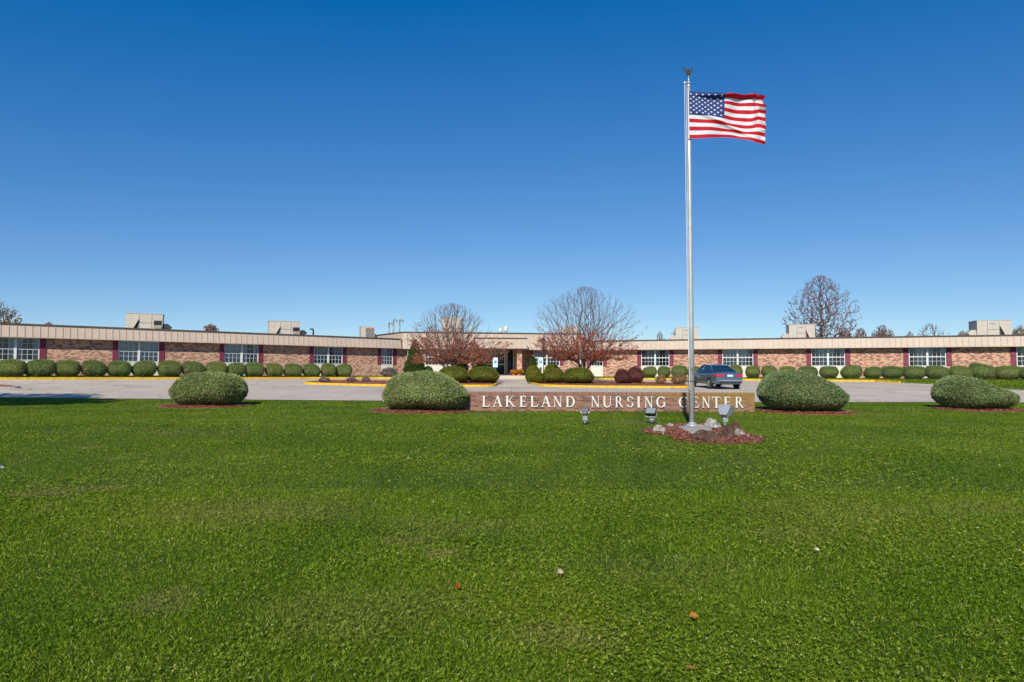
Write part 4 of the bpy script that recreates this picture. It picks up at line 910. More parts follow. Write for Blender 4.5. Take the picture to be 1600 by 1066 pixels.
# potted mums by the pillar
for i, (p, lbl) in enumerate(((802.5, 'pot of orange chrysanthemums, leftmost of the three at the entrance pillar'), (808.8, 'pot of orange chrysanthemums, middle of the three at the entrance pillar'), (813.8, 'pot of yellow orange chrysanthemums, rightmost of the three at the entrance pillar'))):
    y = 57.0 + .15 * i; x = X_(p, y); root = empty('flower_pot', (x, y, 1.36), lbl, 'flower pot', 'potted orange mums at the entrance')
    mb = MB(); mb.lathe([(.09, 0), (.12, .16), (.13, .16), (.13, .19), (.11, .19)], 12); mb.build('pot', M['terracotta'], root)
    me = shrub_mesh('flowers', .29, .26, .36, M['mum'], dome, n=1800, leaf=.03, seed=70 + i, lump=.02)
    obj_np('flowers', me, root, WM[root.name] @ Matrix.Translation((0, 0, .13)))

# ------------------------------------------------------------------ trees
def tree(name, x, y, zb, env, n, label, cat='tree', r0=.12, trunk_h=.8, leaves=None, leafn=0, leafz=(0, 1), leafsize=.045, seed=0, bf=.45, group=None, step=.22, twig_r=.006, leaf2=None, leafn2=0, leafz2=(0, 1), shade=False, cl=.5, tmat=None, strt=1.3):
    """env(r) -> random crown points relative to base; limbs grown to reach them (balanced spanning tree)"""
    r = np.random.default_rng(seed); pts = env(r, n)
    lean = np.array([0.02, 0, 1.])
    nodes = [np.array([0, 0, 0.])]; par = [-1]; plen = [0.]
    k = max(2, int(trunk_h / step))
    for i in range(k):
        nodes.append(nodes[-1] + np.array([r.normal(0, .012), r.normal(0, .012), trunk_h / k])); par.append(len(nodes) - 2); plen.append(plen[-1] + trunk_h / k)
    org = nodes[-1]; order = np.argsort(np.linalg.norm(pts - org, axis=1) + r.random(len(pts)) * .25)
    cap_ = n * 30; NA = np.zeros((cap_, 3)); PL = np.zeros(cap_); cnt = len(nodes)
    NA[:cnt] = nodes; PL[:cnt] = plen; par = par + [0] * (cap_ - cnt); first = k
    for j in order:
        q = pts[j]; d = np.linalg.norm(NA[first:cnt] - q, axis=1); v_ = NA[first:cnt] - org; w__ = q - NA[first:cnt]; cs_ = (v_ * w__).sum(1) / (np.linalg.norm(v_, axis=1) * d + 1e-6); cs_[:1] = .9; c = d * (1 + strt * (1 - cs_)) + bf * PL[first:cnt]
        # prefer growing outwards / upwards
        c = c + .6 * np.maximum(0, NA[first:cnt, 2] - q[2] + .1)
        b = int(np.argmin(c)) + first; dist = d[b - first]; m = max(1, int(dist / step))
        a0 = NA[b].copy(); prev = b
        for i in range(1, m + 1):
            t = i / m; p = a0 + (q - a0) * t; p = p + r.normal(0, .010 * (t < 1), 3)
            if cnt >= cap_ - 2: break
            NA[cnt] = p; par[cnt] = prev; PL[cnt] = PL[prev] + dist / m; prev = cnt; cnt += 1
    kids = np.zeros(cnt); leafc = np.zeros(cnt)
    for i in range(1, cnt): kids[par[i]] += 1
    leafc[kids == 0] = 1
    for i in range(cnt - 1, 0, -1): leafc[par[i]] += leafc[i]
    rad = np.maximum(twig_r, r0 * (leafc / leafc[0]) ** .47)
    root = empty(name, (x, y, zb), label, cat, group)
    # segment prisms
    i1 = np.arange(1, cnt); i0 = np.array(par[1:cnt]); A = NA[i0]; B = NA[i1]; ra = np.minimum(rad[i0], rad[i1] * 1.5); rb = rad[i1]; D = B - A; ln = np.linalg.norm(D, axis=1)[:, None] + 1e-9; D = D / ln
    ref = np.where(np.abs(D[:, 2:3]) > .9, np.array([[1., 0, 0]]), np.array([[0, 0, 1.]])); U = np.cross(D, ref); U /= np.linalg.norm(U, axis=1)[:, None]; W = np.cross(D, U)
    def segs(mask, nn, nm, mat_):
        if mask.sum() == 0: return
        V = []
        for P_, rr in ((A - D * .004, ra), (B + D * .01, rb)):
            for kx in range(nn):
                t = 2 * math.pi * kx / nn; V.append(P_[mask] + (U[mask] * math.cos(t) + W[mask] * math.sin(t)) * rr[mask][:, None])
        V = np.stack(V, 1); c_ = V.shape[0]; base_ = np.arange(c_)[:, None] * (2 * nn); T = []
        for kx in range(nn): T.append(np.concatenate([base_ + kx, base_ + (kx + 1) % nn, base_ + nn + (kx + 1) % nn, base_ + nn + kx], 1))
        obj_np(nm, mesh_np(nm, V.reshape(-1, 3), np.concatenate(T), mat_, smooth=True), root)
    thick = rb > r0 * .22
    segs(thick, 7, 'trunk', M['bark']); segs(~thick, 3, 'branches', tmat or M['twig'])
    H = pts[:, 2].max(); L0 = pts[:, 2].min()
    def leafset(cnt_l, zr, mat_, nm, zbias=False):
        tips = np.where(rb < r0 * .2)[0]
        zz = (B[tips, 2] - L0) / (H - L0); wgt = np.where((zz >= zr[0]) & (zz <= zr[1]), 1.0, .0) * np.clip(1.02 - (zz - zr[0]) / max(.01, zr[1] - zr[0]), .01, 2) ** 1.2 if zbias else np.where((zz >= zr[0]) & (zz <= zr[1]), 1.0, 0)
        # clumps: some boughs keep more leaves
        cl_ = np.sin(B[tips, 0] * 2.3 + seed) * np.sin(B[tips, 2] * 2.9 + seed * 1.7) + np.sin(B[tips, 1] * 2.6 + seed * .7) * .6; wgt = wgt * np.clip(.55 + cl_ * cl, .04, 2)
        wgt = np.clip(wgt, 0, None); wgt /= wgt.sum(); id_ = r.choice(tips, cnt_l, p=wgt); p = B[id_] - D[id_] * ln[id_] * r.random(cnt_l)[:, None] + r.normal(0, .05, (cnt_l, 3))
        d = r.normal(0, 1, (cnt_l, 3)); d[:, 2] -= .6; d /= np.linalg.norm(d, axis=1)[:, None]; s = np.cross(d, r.normal(0, 1, (cnt_l, 3))); s /= np.linalg.norm(s, axis=1)[:, None]
        L = leafsize * r.uniform(.6, 1.4, cnt_l)[:, None]; Wd = L * .55
        V = np.stack([p, p + d * L * .8 + s * Wd, p + d * L * 1.7, p + d * L * .8 - s * Wd], 1).reshape(-1, 3)
        obj_np(nm, mesh_np(nm, V, np.arange(cnt_l * 4).reshape(cnt_l, 4), mat_), root)
    if leafn: leafset(leafn, leafz, leaves, 'leaves', True)
    if leafn2: leafset(leafn2, leafz2, leaf2, 'leaves')
    return root
def dome_env(w, h0, h1, depth=None, flat=.0, topflat=2.2, lo_w=.6, rag=0):
    """vase crown: widest at ~1/4 height, domed top"""
    depth = depth or w
    def f(r, n):
        out = []
        while len(out) < n:
            t = r.random(); z = h0 + (h1 - h0) * t
            ww = (lo_w + (1 - lo_w) * min(1, t / .28)) if t < .28 else max(0, 1 - ((t - .28) / .72) ** topflat) ** .62
            a = r.uniform(0, 6.283); q = r.random() ** (.62 if rag else .42)
            ww *= (.86 + .14 * math.sin(a * 3 + t * 5)) * r.uniform(.9, 1.08)
            if rag:
                nz = noise.noise(Vector((math.cos(a) * 1.7, math.sin(a) * 1.7, t * 3.1 + w))); ww *= 1 + .30 * nz
                if nz < -.12 and r.random() < .75: continue
                if t > .8 and noise.noise(Vector((math.cos(a) * 2.6, math.sin(a) * 2.6, 9.3))) < .0 and r.random() < .8: continue
            out.append((w * ww * q * math.cos(a), depth * ww * q * math.sin(a), z))
        return np.array(out)
    return f
def at_tree(px, pxa, pxb, ptop, plow, Yc):
    x = X_(px, Yc); zb = zf(x, Yc) + .1; w_ = (pxb - pxa) / 2 / F * Yc; h1 = P(px, ptop, Yc).z - zb; h0 = P(px, plow, Yc).z - zb
    return x, zb, w_, h0, h1
x, zb, w_, h0, h1 = at_tree(907, 843, 1001, 447, 562, 48.2)
tree('bare_pear_tree', x + .25, 48.2, zb, dome_env(w_ * 1.36, h0, h1, topflat=1.7, lo_w=.7, rag=1), 3400, 'spreading bare tree with red lower leaves, right of the entrance', r0=.16, trunk_h=.55, leaves=M['redleaf'], leafn=17000, leafz=(0, .5), seed=5, leaf2=M['pinkleaf'], leafn2=3000, leafz2=(0, .36), cl=.3, twig_r=.0045)
x, zb, w_, h0, h1 = at_tree(706, 643, 780, 473, 568, 47.8)
tree('bare_pear_tree', x, 47.8, zb, dome_env(w_ * 1.36, h0, h1, lo_w=.8, topflat=1.8, rag=1), 2600, 'spreading bare tree with rusty lower leaves, left of the entrance', r0=.15, trunk_h=.6, leaves=M['redleaf'], leafn=13000, leafz=(0, .62), seed=9, leaf2=M['rustleaf'], leafn2=5000, leafz2=(0, .6), cl=.3, twig_r=.0045)
x, zb, w_, h0, h1 = at_tree(738, 722, 776, 531, 560, 51.2)
tree('small_maple_tree', x, 51.2, zb, dome_env(w_, h0, h1, topflat=1.6), 260, 'small crimson leaved tree behind the left tree, before the door', r0=.055, trunk_h=.7, leaves=M['pinkleaf'], leafn=2600, leafz=(0, 1), seed=12, leafsize=.05)
# tall tree behind the right wing: upright oval crown with sparse mauve leaves
x, zb, w_, h0, h1 = at_tree(1284, 1232, 1338, 430, 530, 84); zb = 1.3; h1 = P(1284, 430, 84).z - zb; h0 = P(1284, 534, 84).z - zb
def oval_env(w, h0, h1, lean=0):
    def f(r, n):
        out = []
        while len(out) < n:
            t = r.random(); ww = (1 - t * .15) if t < .35 else max(0, 1 - ((t - .35) / .66) ** 1.9) ** .7 * .95
            a = r.uniform(0, 6.283); q = r.random() ** .45; ww *= (.82 + .18 * math.sin(a * 4 + t * 7))
            out.append((w * ww * q * math.cos(a) + lean * t, w * ww * q * math.sin(a), h0 + (h1 - h0) * t))
        return np.array(out)
    return f
# a central leader so limbs leave the stem at every height
def leader(env, h1):
    def f(r, n):
        p = env(r, n); L = np.stack([np.zeros(16), np.zeros(16), np.linspace(h1 * .25, h1 * .93, 16)], -1); L[:, :2] += r.normal(0, .05, (16, 2)); return np.concatenate([L, p])
    return f
tree('tall_autumn_tree', x, 84, zb, leader(oval_env(w_ * 1.2, h0, h1), h1), 2400, 'tall oval autumn tree with sparse mauve leaves behind the right wing', r0=.26, trunk_h=2.2, leaves=M['mauveleaf'], leafn=5500, leafz=(0, 1), leafsize=.09, seed=21, bf=.12, twig_r=.008, leaf2=M['pinkleaf'], leafn2=350, leafz2=(.5, 1), strt=.5)
gbk = 'autumn trees beyond the roof'
back = [(1322, 1305, 1340, 512, 'twiggy rust brown tree directly right of the tall oval tree', 'rustleaf', 2600, 95), (1347, 1335, 1368, 512, 'low brown twiggy tree, second right of the tall oval tree', 'rustleaf', 2500, 99),
        (1380, 1357, 1402, 507.5, 'round grey brown tree between the tall tree and the right rooftop unit', 'rustleaf', 4200, 95), (1423, 1416, 1434, 517, 'small reddish tree showing just above the right wing roof', 'rustleaf', 700, 99),
        (1455, 1430, 1488, 505, 'thin bare tree with a few pink leaves above the right wing roof', 'pinkleaf', 260, 90), (1506, 1490, 1522, 516, 'low red brown tree left of the right rooftop unit', 'rustleaf', 5200, 97),
        (1597, 1577, 1622, 508, 'olive brown tree at the right edge beyond the roof', 'brownleaf', 5200, 97), (1032, 1022, 1042, 517.5, 'small bare tree above the right wing roof between tree and rooftop unit', None, 0, 85),
        (1056, 1043, 1068, 513, 'bare tree top peeking behind the rooftop unit near the flagpole', None, 0, 88),
        (328, 309, 349, 505.5, 'dark red brown tree top above the left wing roof', 'rustleaf', 5200, 84), (74, 62, 87, 502.3, 'dark brown tree top above the roof near the left rooftop unit', 'rustleaf', 3600, 78)]
for i, (px, a, b_, tp, lbl, lm, ln_, yy) in enumerate(back):
    x = X_(px, yy); w_ = (b_ - a) / 2 / F * yy; h1 = P(px, tp, yy).z - 1.3
    tree('distant_tree', x, yy, 1.3, dome_env(w_, h1 * .38, h1, topflat=2.4), 420 if lm else 340, lbl, 'tree', r0=.16, trunk_h=h1 * .3, leaves=M[lm] if lm else None, leafn=ln_, leafsize=.13, seed=100 + i, group=gbk, twig_r=.012, step=.35, cl=.25)
x = X_(8, 74); h1 = P(8, 468, 74).z - 1.3
tree('distant_tree', x - 1.5, 74, 1.3, dome_env(4.1, h1 * .4, h1, topflat=2), 700, 'golden brown tree at the left edge beyond the left wing', 'tree', r0=.2, trunk_h=h1 * .3, leaves=M['brownleaf'], leafn=6500, leafsize=.12, seed=131, group=gbk, twig_r=.012, step=.35, cl=.35)
# big tree left of the camera's view; its crown shades the drive at the left
tree('shade_tree', -23.8, 18.9, .25, (lambda e: e)(dome_env(6.4, 5.0, 9.8, 4.2, topflat=2.0)), 900, 'leafy shade tree standing on the lawn left of the picture', 'tree', r0=.28, trunk_h=3.0, leaves=M['brownleaf'], leafn=16000, leafsize=.16, seed=141, twig_r=.012, step=.35, cl=.15)

# ------------------------------------------------------------------ accessible parking signs
def wheelchair(mb, cx, cz, s, y):
    # head, body, seat, leg, wheel arc
    def disc(x, z, r, k=12): mb.prism([(x + r * math.cos(2 * math.pi * i / k), z + r * math.sin(2 * math.pi * i / k)) for i in range(k)], y - .003, y)
    disc(cx - s * .08, cz + s * .40, s * .09)
    for i, (a, b_, c_, d_, w2) in enumerate(((-.08, .28, -.05, -.02, .05), (-.05, -.02, .2, -.02, .045), (.2, -.02, .30, -.28, .045), (-.07, .16, .18, .14, .04))):
        A = Vector((cx + a * s, cz + b_ * s)); B = Vector((cx + c_ * s, cz + d_ * s)); n_ = (B - A).normalized(); n_ = Vector((-n_.y, n_.x)) * w2 * s
        q = [A - n_, B - n_, B + n_, A + n_]; mb.prism([(v.x, v.y) for v in q], y - .003 - .0005 * i, y)
    for i in range(16):
        t0, t1 = R(120 + i * 14), R(120 + (i + 1.02) * 14); r1, r2 = s * .30, s * .22
        mb.prism([(cx + r1 * math.cos(t0) - s * .03, cz - s * .14 + r1 * math.sin(t0)), (cx + r1 * math.cos(t1) - s * .03, cz - s * .14 + r1 * math.sin(t1)), (cx + r2 * math.cos(t1) - s * .03, cz - s * .14 + r2 * math.sin(t1)), (cx + r2 * math.cos(t0) - s * .03, cz - s * .14 + r2 * math.sin(t0))], y - .0022, y)
def acc_sign(px, Yc, label):
    x = X_(px, Yc); zb = zf(x, Yc) + .13; zt = P(px, 558.8, Yc).z - zb; zl = P(px, 574, Yc).z - zb
    root = empty('accessible_parking_sign', (x, Yc, zb), label, 'sign', 'accessible parking signs at the entrance')
    mb = MB(); mb.box(-.045, .045, 0, .04, -.2, zt - .02); mb.box(-.06, -.0451, .0, .012, -.2, zt - .03); mb.box(.0451, .06, .0, .012, -.2, zt - .03); mb.build('post', M['signpost'], root)
    hw = .168; pts = rounded([(-hw, zl), (hw, zl), (hw, zt), (-hw, zt)], .03, 3)
    mb = MB(); mb.prism(pts, -.012, -.001); pl = mb.build('plate', M['signwhite'], root)
    zc = (zt + zl) / 2 + .03; mb = MB(); mb.box(-.085, .085, -.015, -.0121, zc - .10, zc + .09); mb.build('symbol_field', M['signblue'], pl, WM[root.name])
    mb = MB(); wheelchair(mb, 0, zc - .005, .17, -.0152); mb.build('wheelchair_symbol', M['letter'], pl, WM[root.name])
acc_sign(773.8, 47.0, 'blue and white accessible parking sign left of the entrance walk')
acc_sign(844.8, 47.0, 'blue and white accessible parking sign right of the entrance walk')
# lantern
Yc = 50.5; x = X_(849, Yc); zb = zf(x, Yc); zt = P(849, 527.5, Yc).z - zb; zl = P(849, 538.5, Yc).z - zb
root = empty('street_lantern', (x, Yc, zb), 'black post lantern behind the right accessible sign', 'street lamp')
mb = MB(); mb.lathe([(.10, 0), (.10, .25), (.05, .32), (.032, .5), (.03, zl - .15), (.06, zl - .12), (.03, zl - .06), (.07, zl)], 12); mb.build('post', M['black'], root, smooth=True)
mb = MB(); H_ = zt - zl
mb.lathe([(.07, zl), (.12, zl + .03), (.12, zl + .05)], 8); mb.lathe([(.20, zl + H_ * .62), (.19, zl + H_ * .68), (.09, zl + H_ * .85), (.03, zl + H_ * .88), (.03, zl + H_ * .94), (.005, zl + H_)], 8)
for k in range(4):
    a = k * math.pi / 2 + .78; mb.tube([(.12 * math.cos(a), .12 * math.sin(a), zl + .04), (.19 * math.cos(a), .19 * math.sin(a), zl + H_ * .63)], .012, 5)
hd = mb.build('lamp_head', M['black'], root)
mb = MB(); mb.lathe([(.10, zl + .05), (.165, zl + H_ * .62)], 8); mb.build('lamp_glass', M['lens'], hd, WM[root.name])

# ------------------------------------------------------------------ flagpole, flag, flood lights, rocks
pb = G(1081.3, 668); Yp = pb.y + .05
xp = X_(1081.3, Yp, 668); zpb = zf(xp, Yp)
zt = P(1076, 137, Yp).z - zpb
MP = Matrix.Translation((xp, Yp, zpb)) @ Matrix.Rotation(R(-.12), 4, 'Y')
fp = empty('flagpole', MP, 'tall tapered aluminium flagpole topped by an eagle', 'flagpole')
mb = MB(); mb.lathe([(.072, -.1), (.072, zt * .3), (.066, zt * .5), (.056, zt * .75), (.042, zt), (.04, zt)], 24); mb.build('pole', M['pole'], fp, smooth=True)
mb = MB(); mb.lathe([(.17, .03), (.175, .045), (.15, .07), (.10, .09), (.076, .12), (.074, .13)], 24); mb.build('base_collar', M['pole'], fp, smooth=True)
mb = MB(); mb.lathe([(.043, zt), (.05, zt + .02), (.05, zt + .05), (.03, zt + .07), (.03, zt + .1), (.055, zt + .11), (.055, zt + .14), (.018, zt + .15), (.016, zt + .28), (.026, zt + .29), (.02, zt + .31)], 14)
mb.tube([(0, 0, zt + .12), (-.1, -.02, zt + .115)], .018, 8); mb.lathe([(.01, zt + .075), (.035, zt + .09), (.04, zt + .12), (.03, zt + .15), (.01, zt + .16)], 10, c=(-.105, -.02, 0)); mb.build('truck', M['pole'], fp, smooth=True)
# eagle: body, head, raised wings
mb = MB(); ez = zt + .32
mb.lathe([(.005, 0), (.03, .02), (.036, .06), (.026, .11), (.014, .13), (.02, .15), (.018, .17), (.004, .185)], 10, c=(0, 0, ez - .01))
for s_ in (-1, 1):
    W_ = [(0.015, .03), (.05, .05), (.09, .10), (.125, .17), (.135, .21), (.10, .205), (.085, .185), (.07, .19), (.055, .165), (.035, .15), (.012, .10)]
    pl = [(s_ * a, b_) for a, b_ in W_];
    if s_ > 0: pass
    mb.prism([(a, b_ + ez) for a, b_ in pl], -.012, .012)
mb.tube([(0, -.005, ez + .155), (0, -.04, ez + .15)], [.012, .003], 6); mb.prism([(-.03, ez - .05), (.03, ez - .05), (.02, ez + .03), (-.02, ez + .03)], .01, .025)
mb.build('eagle', M['eagle'], fp)
mb = MB(); mb.tube([(-.115, -.03, zt + .10), (-.112, -.04, zt * .8), (-.105, -.06, zt * .5), (-.085, -.06, zt * .22), (-.06, -.065, .95)], .007, 5)
mb.tube([(-.075, -.03, zt + .08), (-.073, -.04, zt * .8), (-.075, -.06, zt * .5), (-.073, -.06, zt * .2)], .006, 5); mb.build('halyard', M['rope'], fp)
mb = MB(); mb.tube([(.078 * math.cos(t), .078 * math.sin(t), 1.16 + .02 * math.cos(t * 1 + 2)) for t in np.linspace(0, 6.283, 20)], .01, 5)
mb.tube([(-.02, -.075, 1.42 + .1), (.01, -.09, 1.44), (.005, -.08, 1.35)], .009, 5); mb.build('cleat', M['black'], fp)
# flag 1.22 x ~1.85 m, cloth surface with ripples
nu, nv = 520, 340
u = np.linspace(0, 1, nu); v = np.linspace(0, 1, nv); U, Vv = np.meshgrid(u, v)
pxs = lambda q: np.interp(q, [0, .1, .3, .43, .6, .78, .86, .93, .96, .985, 1], [1074.0, 1086.5, 1112, 1130.5, 1151, 1171, 1178, 1187, 1190.5, 1194, 1193.5])
def smooth_i(q, xs_, ys_):
    q = np.asarray(q); k = np.linspace(-.06, .06, 9); return sum(np.interp(q + d_, xs_, ys_) for d_ in k) / 9
ty = smooth_i(U, [0, .15, .3, .45, .6, .8, .9, .96, 1], [139, 142, 145, 146.8, 147.2, 145.2, 144.3, 149, 152])
by = smooth_i(U, [0, .15, .3, .45, .55, .65, .75, .85, .93, 1], [216, 216, 214.5, 212.8, 213, 215.6, 219, 224, 224, 226])
# the diagonal sag running from the middle of the hoist down to the fly: stripes bend around it
sag = 3.5 * np.exp(-((U - .62) / .26) ** 2) * np.sin(math.pi * np.clip((Vv - .25) / .75, 0, 1)) ** 1.0
sag = sag - 3.2 * np.exp(-((U - .08) / .25) ** 2) * np.sin(math.pi * np.clip((Vv - .15) / .8, 0, 1))
yy_ = ty + (by - ty) * Vv + sag
xx_ = pxs(U) + .9 * np.sin(Vv * 15 + U * 3) * np.clip((U - .8) / .2, 0, 1) ** 1.3 + 1.8 * np.clip((Vv - .75) / .25, 0, 1) * np.clip((U - .8) / .2, 0, 1)
sc_ = Yp / F
Xf = (xx_ - 1076.4) * sc_; Zf = (668 - yy_) * sc_ * 1.004
dep = .10 * U ** .8 * np.sin(U * 9.5 + Vv * 2.6 + .4) + .03 * np.sin(U * 21 + Vv * 7) * U
hem = np.clip((.085 + .02 * np.sin(U * 7) - Vv) / .05, 0, 1); hem = hem * hem * (3 - 2 * hem); dep = dep - .12 * hem * np.clip((U - .05) / .25, 0, 1)      # top hem falls forward
fe = np.clip((U - .86) / .06, 0, 1) - np.clip((U - .95) / .05, 0, 1) * 1.3
sw = np.clip((.72 - Vv) / .12, .1, 1); up_ = np.clip((U - .845 - .02 * np.sin(Vv * 5)) / .085, 0, 1); fd = sw * (.26 * up_ - .30 * np.clip((U - .945 - .015 * np.sin(Vv * 19)) / .055, 0, 1)) + .03 * np.sin(Vv * 26) * np.clip((U - .93) / .07, 0, 1); dep = dep + fd; Zf = Zf + .47 * fd
dep = dep - .05 * np.exp(-((Vv - (.42 + .62 * np.clip(U - .05, 0, 1))) / .05) ** 2) * np.clip(U / .2, 0, 1) * np.clip((.85 - U) / .2, 0, 1)
V = np.stack([Xf, dep - .085, Zf], -1).reshape(-1, 3)
stripe = np.floor(Vv * 13).astype(int) % 2 == 0
RED = np.array([.56, .012, .028]); WH = np.array([.80, .80, .80]); BL = np.array([.030, .055, .20])
col = np.where(stripe[..., None], RED, WH); CU = .43; can = (U < CU) & (Vv < 7 / 13); col = np.where(can[..., None], BL, col)
Wm, Hm = 1.83, 1.22
for rI in range(9):
    for cI in range(11):
        if (rI + cI) % 2: continue
        cu_ = CU * (cI + 1) / 12; cv_ = 7 / 13 * (rI + 1) / 10
        du = (U - cu_) * Wm; dv = (cv_ - Vv) * Hm; rr_ = np.hypot(du, dv); an = np.arctan2(du, dv) % (2 * math.pi / 5); an = np.abs(an - math.pi / 5)   # 0 at inner notch, pi/5 at tip
        ro, ri = .031, .0135
        # star edge as straight line between notch (ri at 0) and tip (ro at pi/5)
        x1, y1_ = ri, 0.0; x2, y2_ = ro * math.cos(math.pi / 5), ro * math.sin(math.pi / 5)
        px_, py_ = rr_ * np.cos(an), rr_ * np.sin(an); cr = (x2 - x1) * (py_ - y1_) - (y2_ - y1_) * (px_ - x1)
        col = np.where(((cr > 0) & (rr_ < ro))[..., None], np.array([.82, .82, .82]), col)
col = np.where((U < .012)[..., None], np.array([.82, .82, .80]), col)
colA = np.concatenate([col, np.ones((nv, nu, 1))], -1).reshape(-1, 4)
I = np.arange(nu * nv).reshape(nv, nu); T = np.stack([I[:-1, :-1], I[1:, :-1], I[1:, 1:], I[:-1, 1:]], -1).reshape(-1, 4)
m, nt_, b_ = newmat('flag_cloth'); at = N(nt_, 'ShaderNodeAttribute', attribute_name='Col'); b_.inputs['Roughness'].default_value = .7; b_.inputs['Specular IOR Level'].default_value = .2
wv = N(nt_, 'ShaderNodeTexNoise', Scale=60); tcf = N(nt_, 'ShaderNodeTexCoord'); nt_.links.new(tcf.outputs['Object'], wv.inputs['Vector']); bpf = N(nt_, 'ShaderNodeBump', Strength=.15, Distance=.01); nt_.links.new(wv.outputs[0], bpf.inputs['Height']); nt_.links.new(bpf.outputs[0], b_.inputs['Normal'])
tl = N(nt_, 'ShaderNodeBsdfTranslucent'); ms = N(nt_, 'ShaderNodeMixShader'); ms.inputs[0].default_value = .22
for t_ in (b_.inputs['Base Color'], tl.inputs['Color']): nt_.links.new(at.outputs['Color'], t_)
nt_.links.new(b_.outputs[0], ms.inputs[1]); nt_.links.new(tl.outputs[0], ms.inputs[2]); nt_.links.new(ms.outputs[0], nt_.nodes['Material Output'].inputs['Surface'])
fl = obj_np('flag', mesh_np('flag', V, T, m, {'Col': colA}, smooth=True), None, MP)
tag(fl, 'stars and stripes flag flying to the right at the top of the pole', 'flag')
# concrete pad
def gpoly(pts): return [(G(a, b_).x, G(a, b_).y) for a, b_ in pts]
pad = gpoly([(1059, 669.5), (1084, 681), (1112, 682), (1112, 671), (1098, 668), (1072, 667)])
PADP[:] = pad
pd = blob('concrete_pad', densify(pad, .2), .05, M['pad'], 0, 3); tag(pd, kind='structure')
bed = gpoly([(1003, 673), (1012, 678.5), (1030, 680), (1040, 679), (1046, 684), (1056, 688), (1075, 691), (1110, 693), (1150, 694.5), (1180, 694), (1192, 690), (1190, 685), (1170, 680), (1150, 672), (1120, 665), (1090, 663), (1060, 664), (1045, 665), (1030, 668)])
mbd = blob('mulch_bed', densify(bed, .15), .01, M['mulch'], .015, 8); add_chips(mbd, bed, .02, 6500, .03); tag(mbd, kind='structure'); MULCH.append(bed)
def rock(pxa, pxb, ptop, pbot, mat, label, seed, Yo=.12, squ=1.0, group=None, flatt=.9):
    c = G((pxa + pxb) / 2, pbot); Yc = c.y + Yo; w_ = (pxb - pxa) / F * Yc; h = P((pxa + pxb) / 2, ptop, Yc).z - c.z; x = X_((pxa + pxb) / 2, Yc, pbot)
    r = random.Random(seed); mb = MB(); nlat, nlon = 22, 32; V = []
    planes = []
    for k in range(13):
        n_ = Vector((r.gauss(0, 1), r.gauss(0, 1), r.gauss(.1, .8))).normalized(); planes.append((n_, r.uniform(.5, .85)))
    for i in range(nlat + 1):
        th = math.pi * i / nlat
        for j in range(nlon):
            ph = 2 * math.pi * j / nlon; d = Vector((math.sin(th) * math.cos(ph), math.sin(th) * math.sin(ph), math.cos(th))); q = 1.0
            for n_, dd in planes:
                t = d.dot(n_)
                if t > .01: q = min(q, dd / t)
            q += .20 * noise.noise(d * 1.9 + Vector((seed, 0, 0))) + .06 * noise.noise(d * 6 + Vector((0, seed, 0))) + .03 * noise.noise(d * 15 + Vector((0, 0, seed))); V.append(d * q)
    mx = max(abs(v.x) for v in V); zmx = max(v.z for v in V)
    V = [Vector((v.x / mx * w_ / 2, v.y / mx * w_ / 2 * .8, (v.z / zmx) * h * (.98 if v.z > 0 else .35))) for v in V]
    mb.add(V, [(i * nlon + j, (i + 1) * nlon + j, (i + 1) * nlon + (j + 1) % nlon, i * nlon + (j + 1) % nlon) for i in range(nlat) for j in range(nlon)])
    o = mb.build('rock', mat, None, Matrix.Translation((x, Yc, c.z)) @ Matrix.Rotation(0, 4, 'Z'), smooth=False); tag(o, label, 'rock', group)
gr_ = 'rocks around the flagpole base'
rock(1020, 1042, 663.5, 676.5, M['whiterock'], 'white pitted rock at the left end of the mulch bed', 1, group=gr_)
rock(1042, 1053.5, 661.3, 668.5, M['whiterock'], 'small white rock left of the flagpole, behind the larger one', 2, group=gr_)
rock(1087, 1100, 662, 669.5, M['whiterock'], 'small white rock right behind the flagpole base', 3, group=gr_)
rock(1099, 1129, 652.5, 670.5, M['whiterock'], 'largest white pitted rock, right of the flagpole', 14, group=gr_)
rock(1127, 1164, 657, 677, M['brownrock'], 'dark brown boulder under the silver flood light', 25, .45, group=gr_)
rock(1119, 1152, 667, 685, M['brownrock'], 'brown boulder in the middle of the pile', 26, group=gr_)
rock(1080.5, 1122, 671, 690, M['brownrock'], 'front brown boulder overlapping the concrete pad', 17, group=gr_)
rock(1147, 1165, 669.5, 682, M['whiterock'], 'white rock leaning on the right side of the boulders', 8, group=gr_)
rock(1164, 1173, 678.5, 682.5, M['whiterock'], 'smallest flat white stone at the right end of the pile', 9, .03, group=gr_)
rock(1029, 1040, 675.5, 679, M['whiterock'], 'flat pale stone lying before the left white rock', 10, .03, group=gr_)
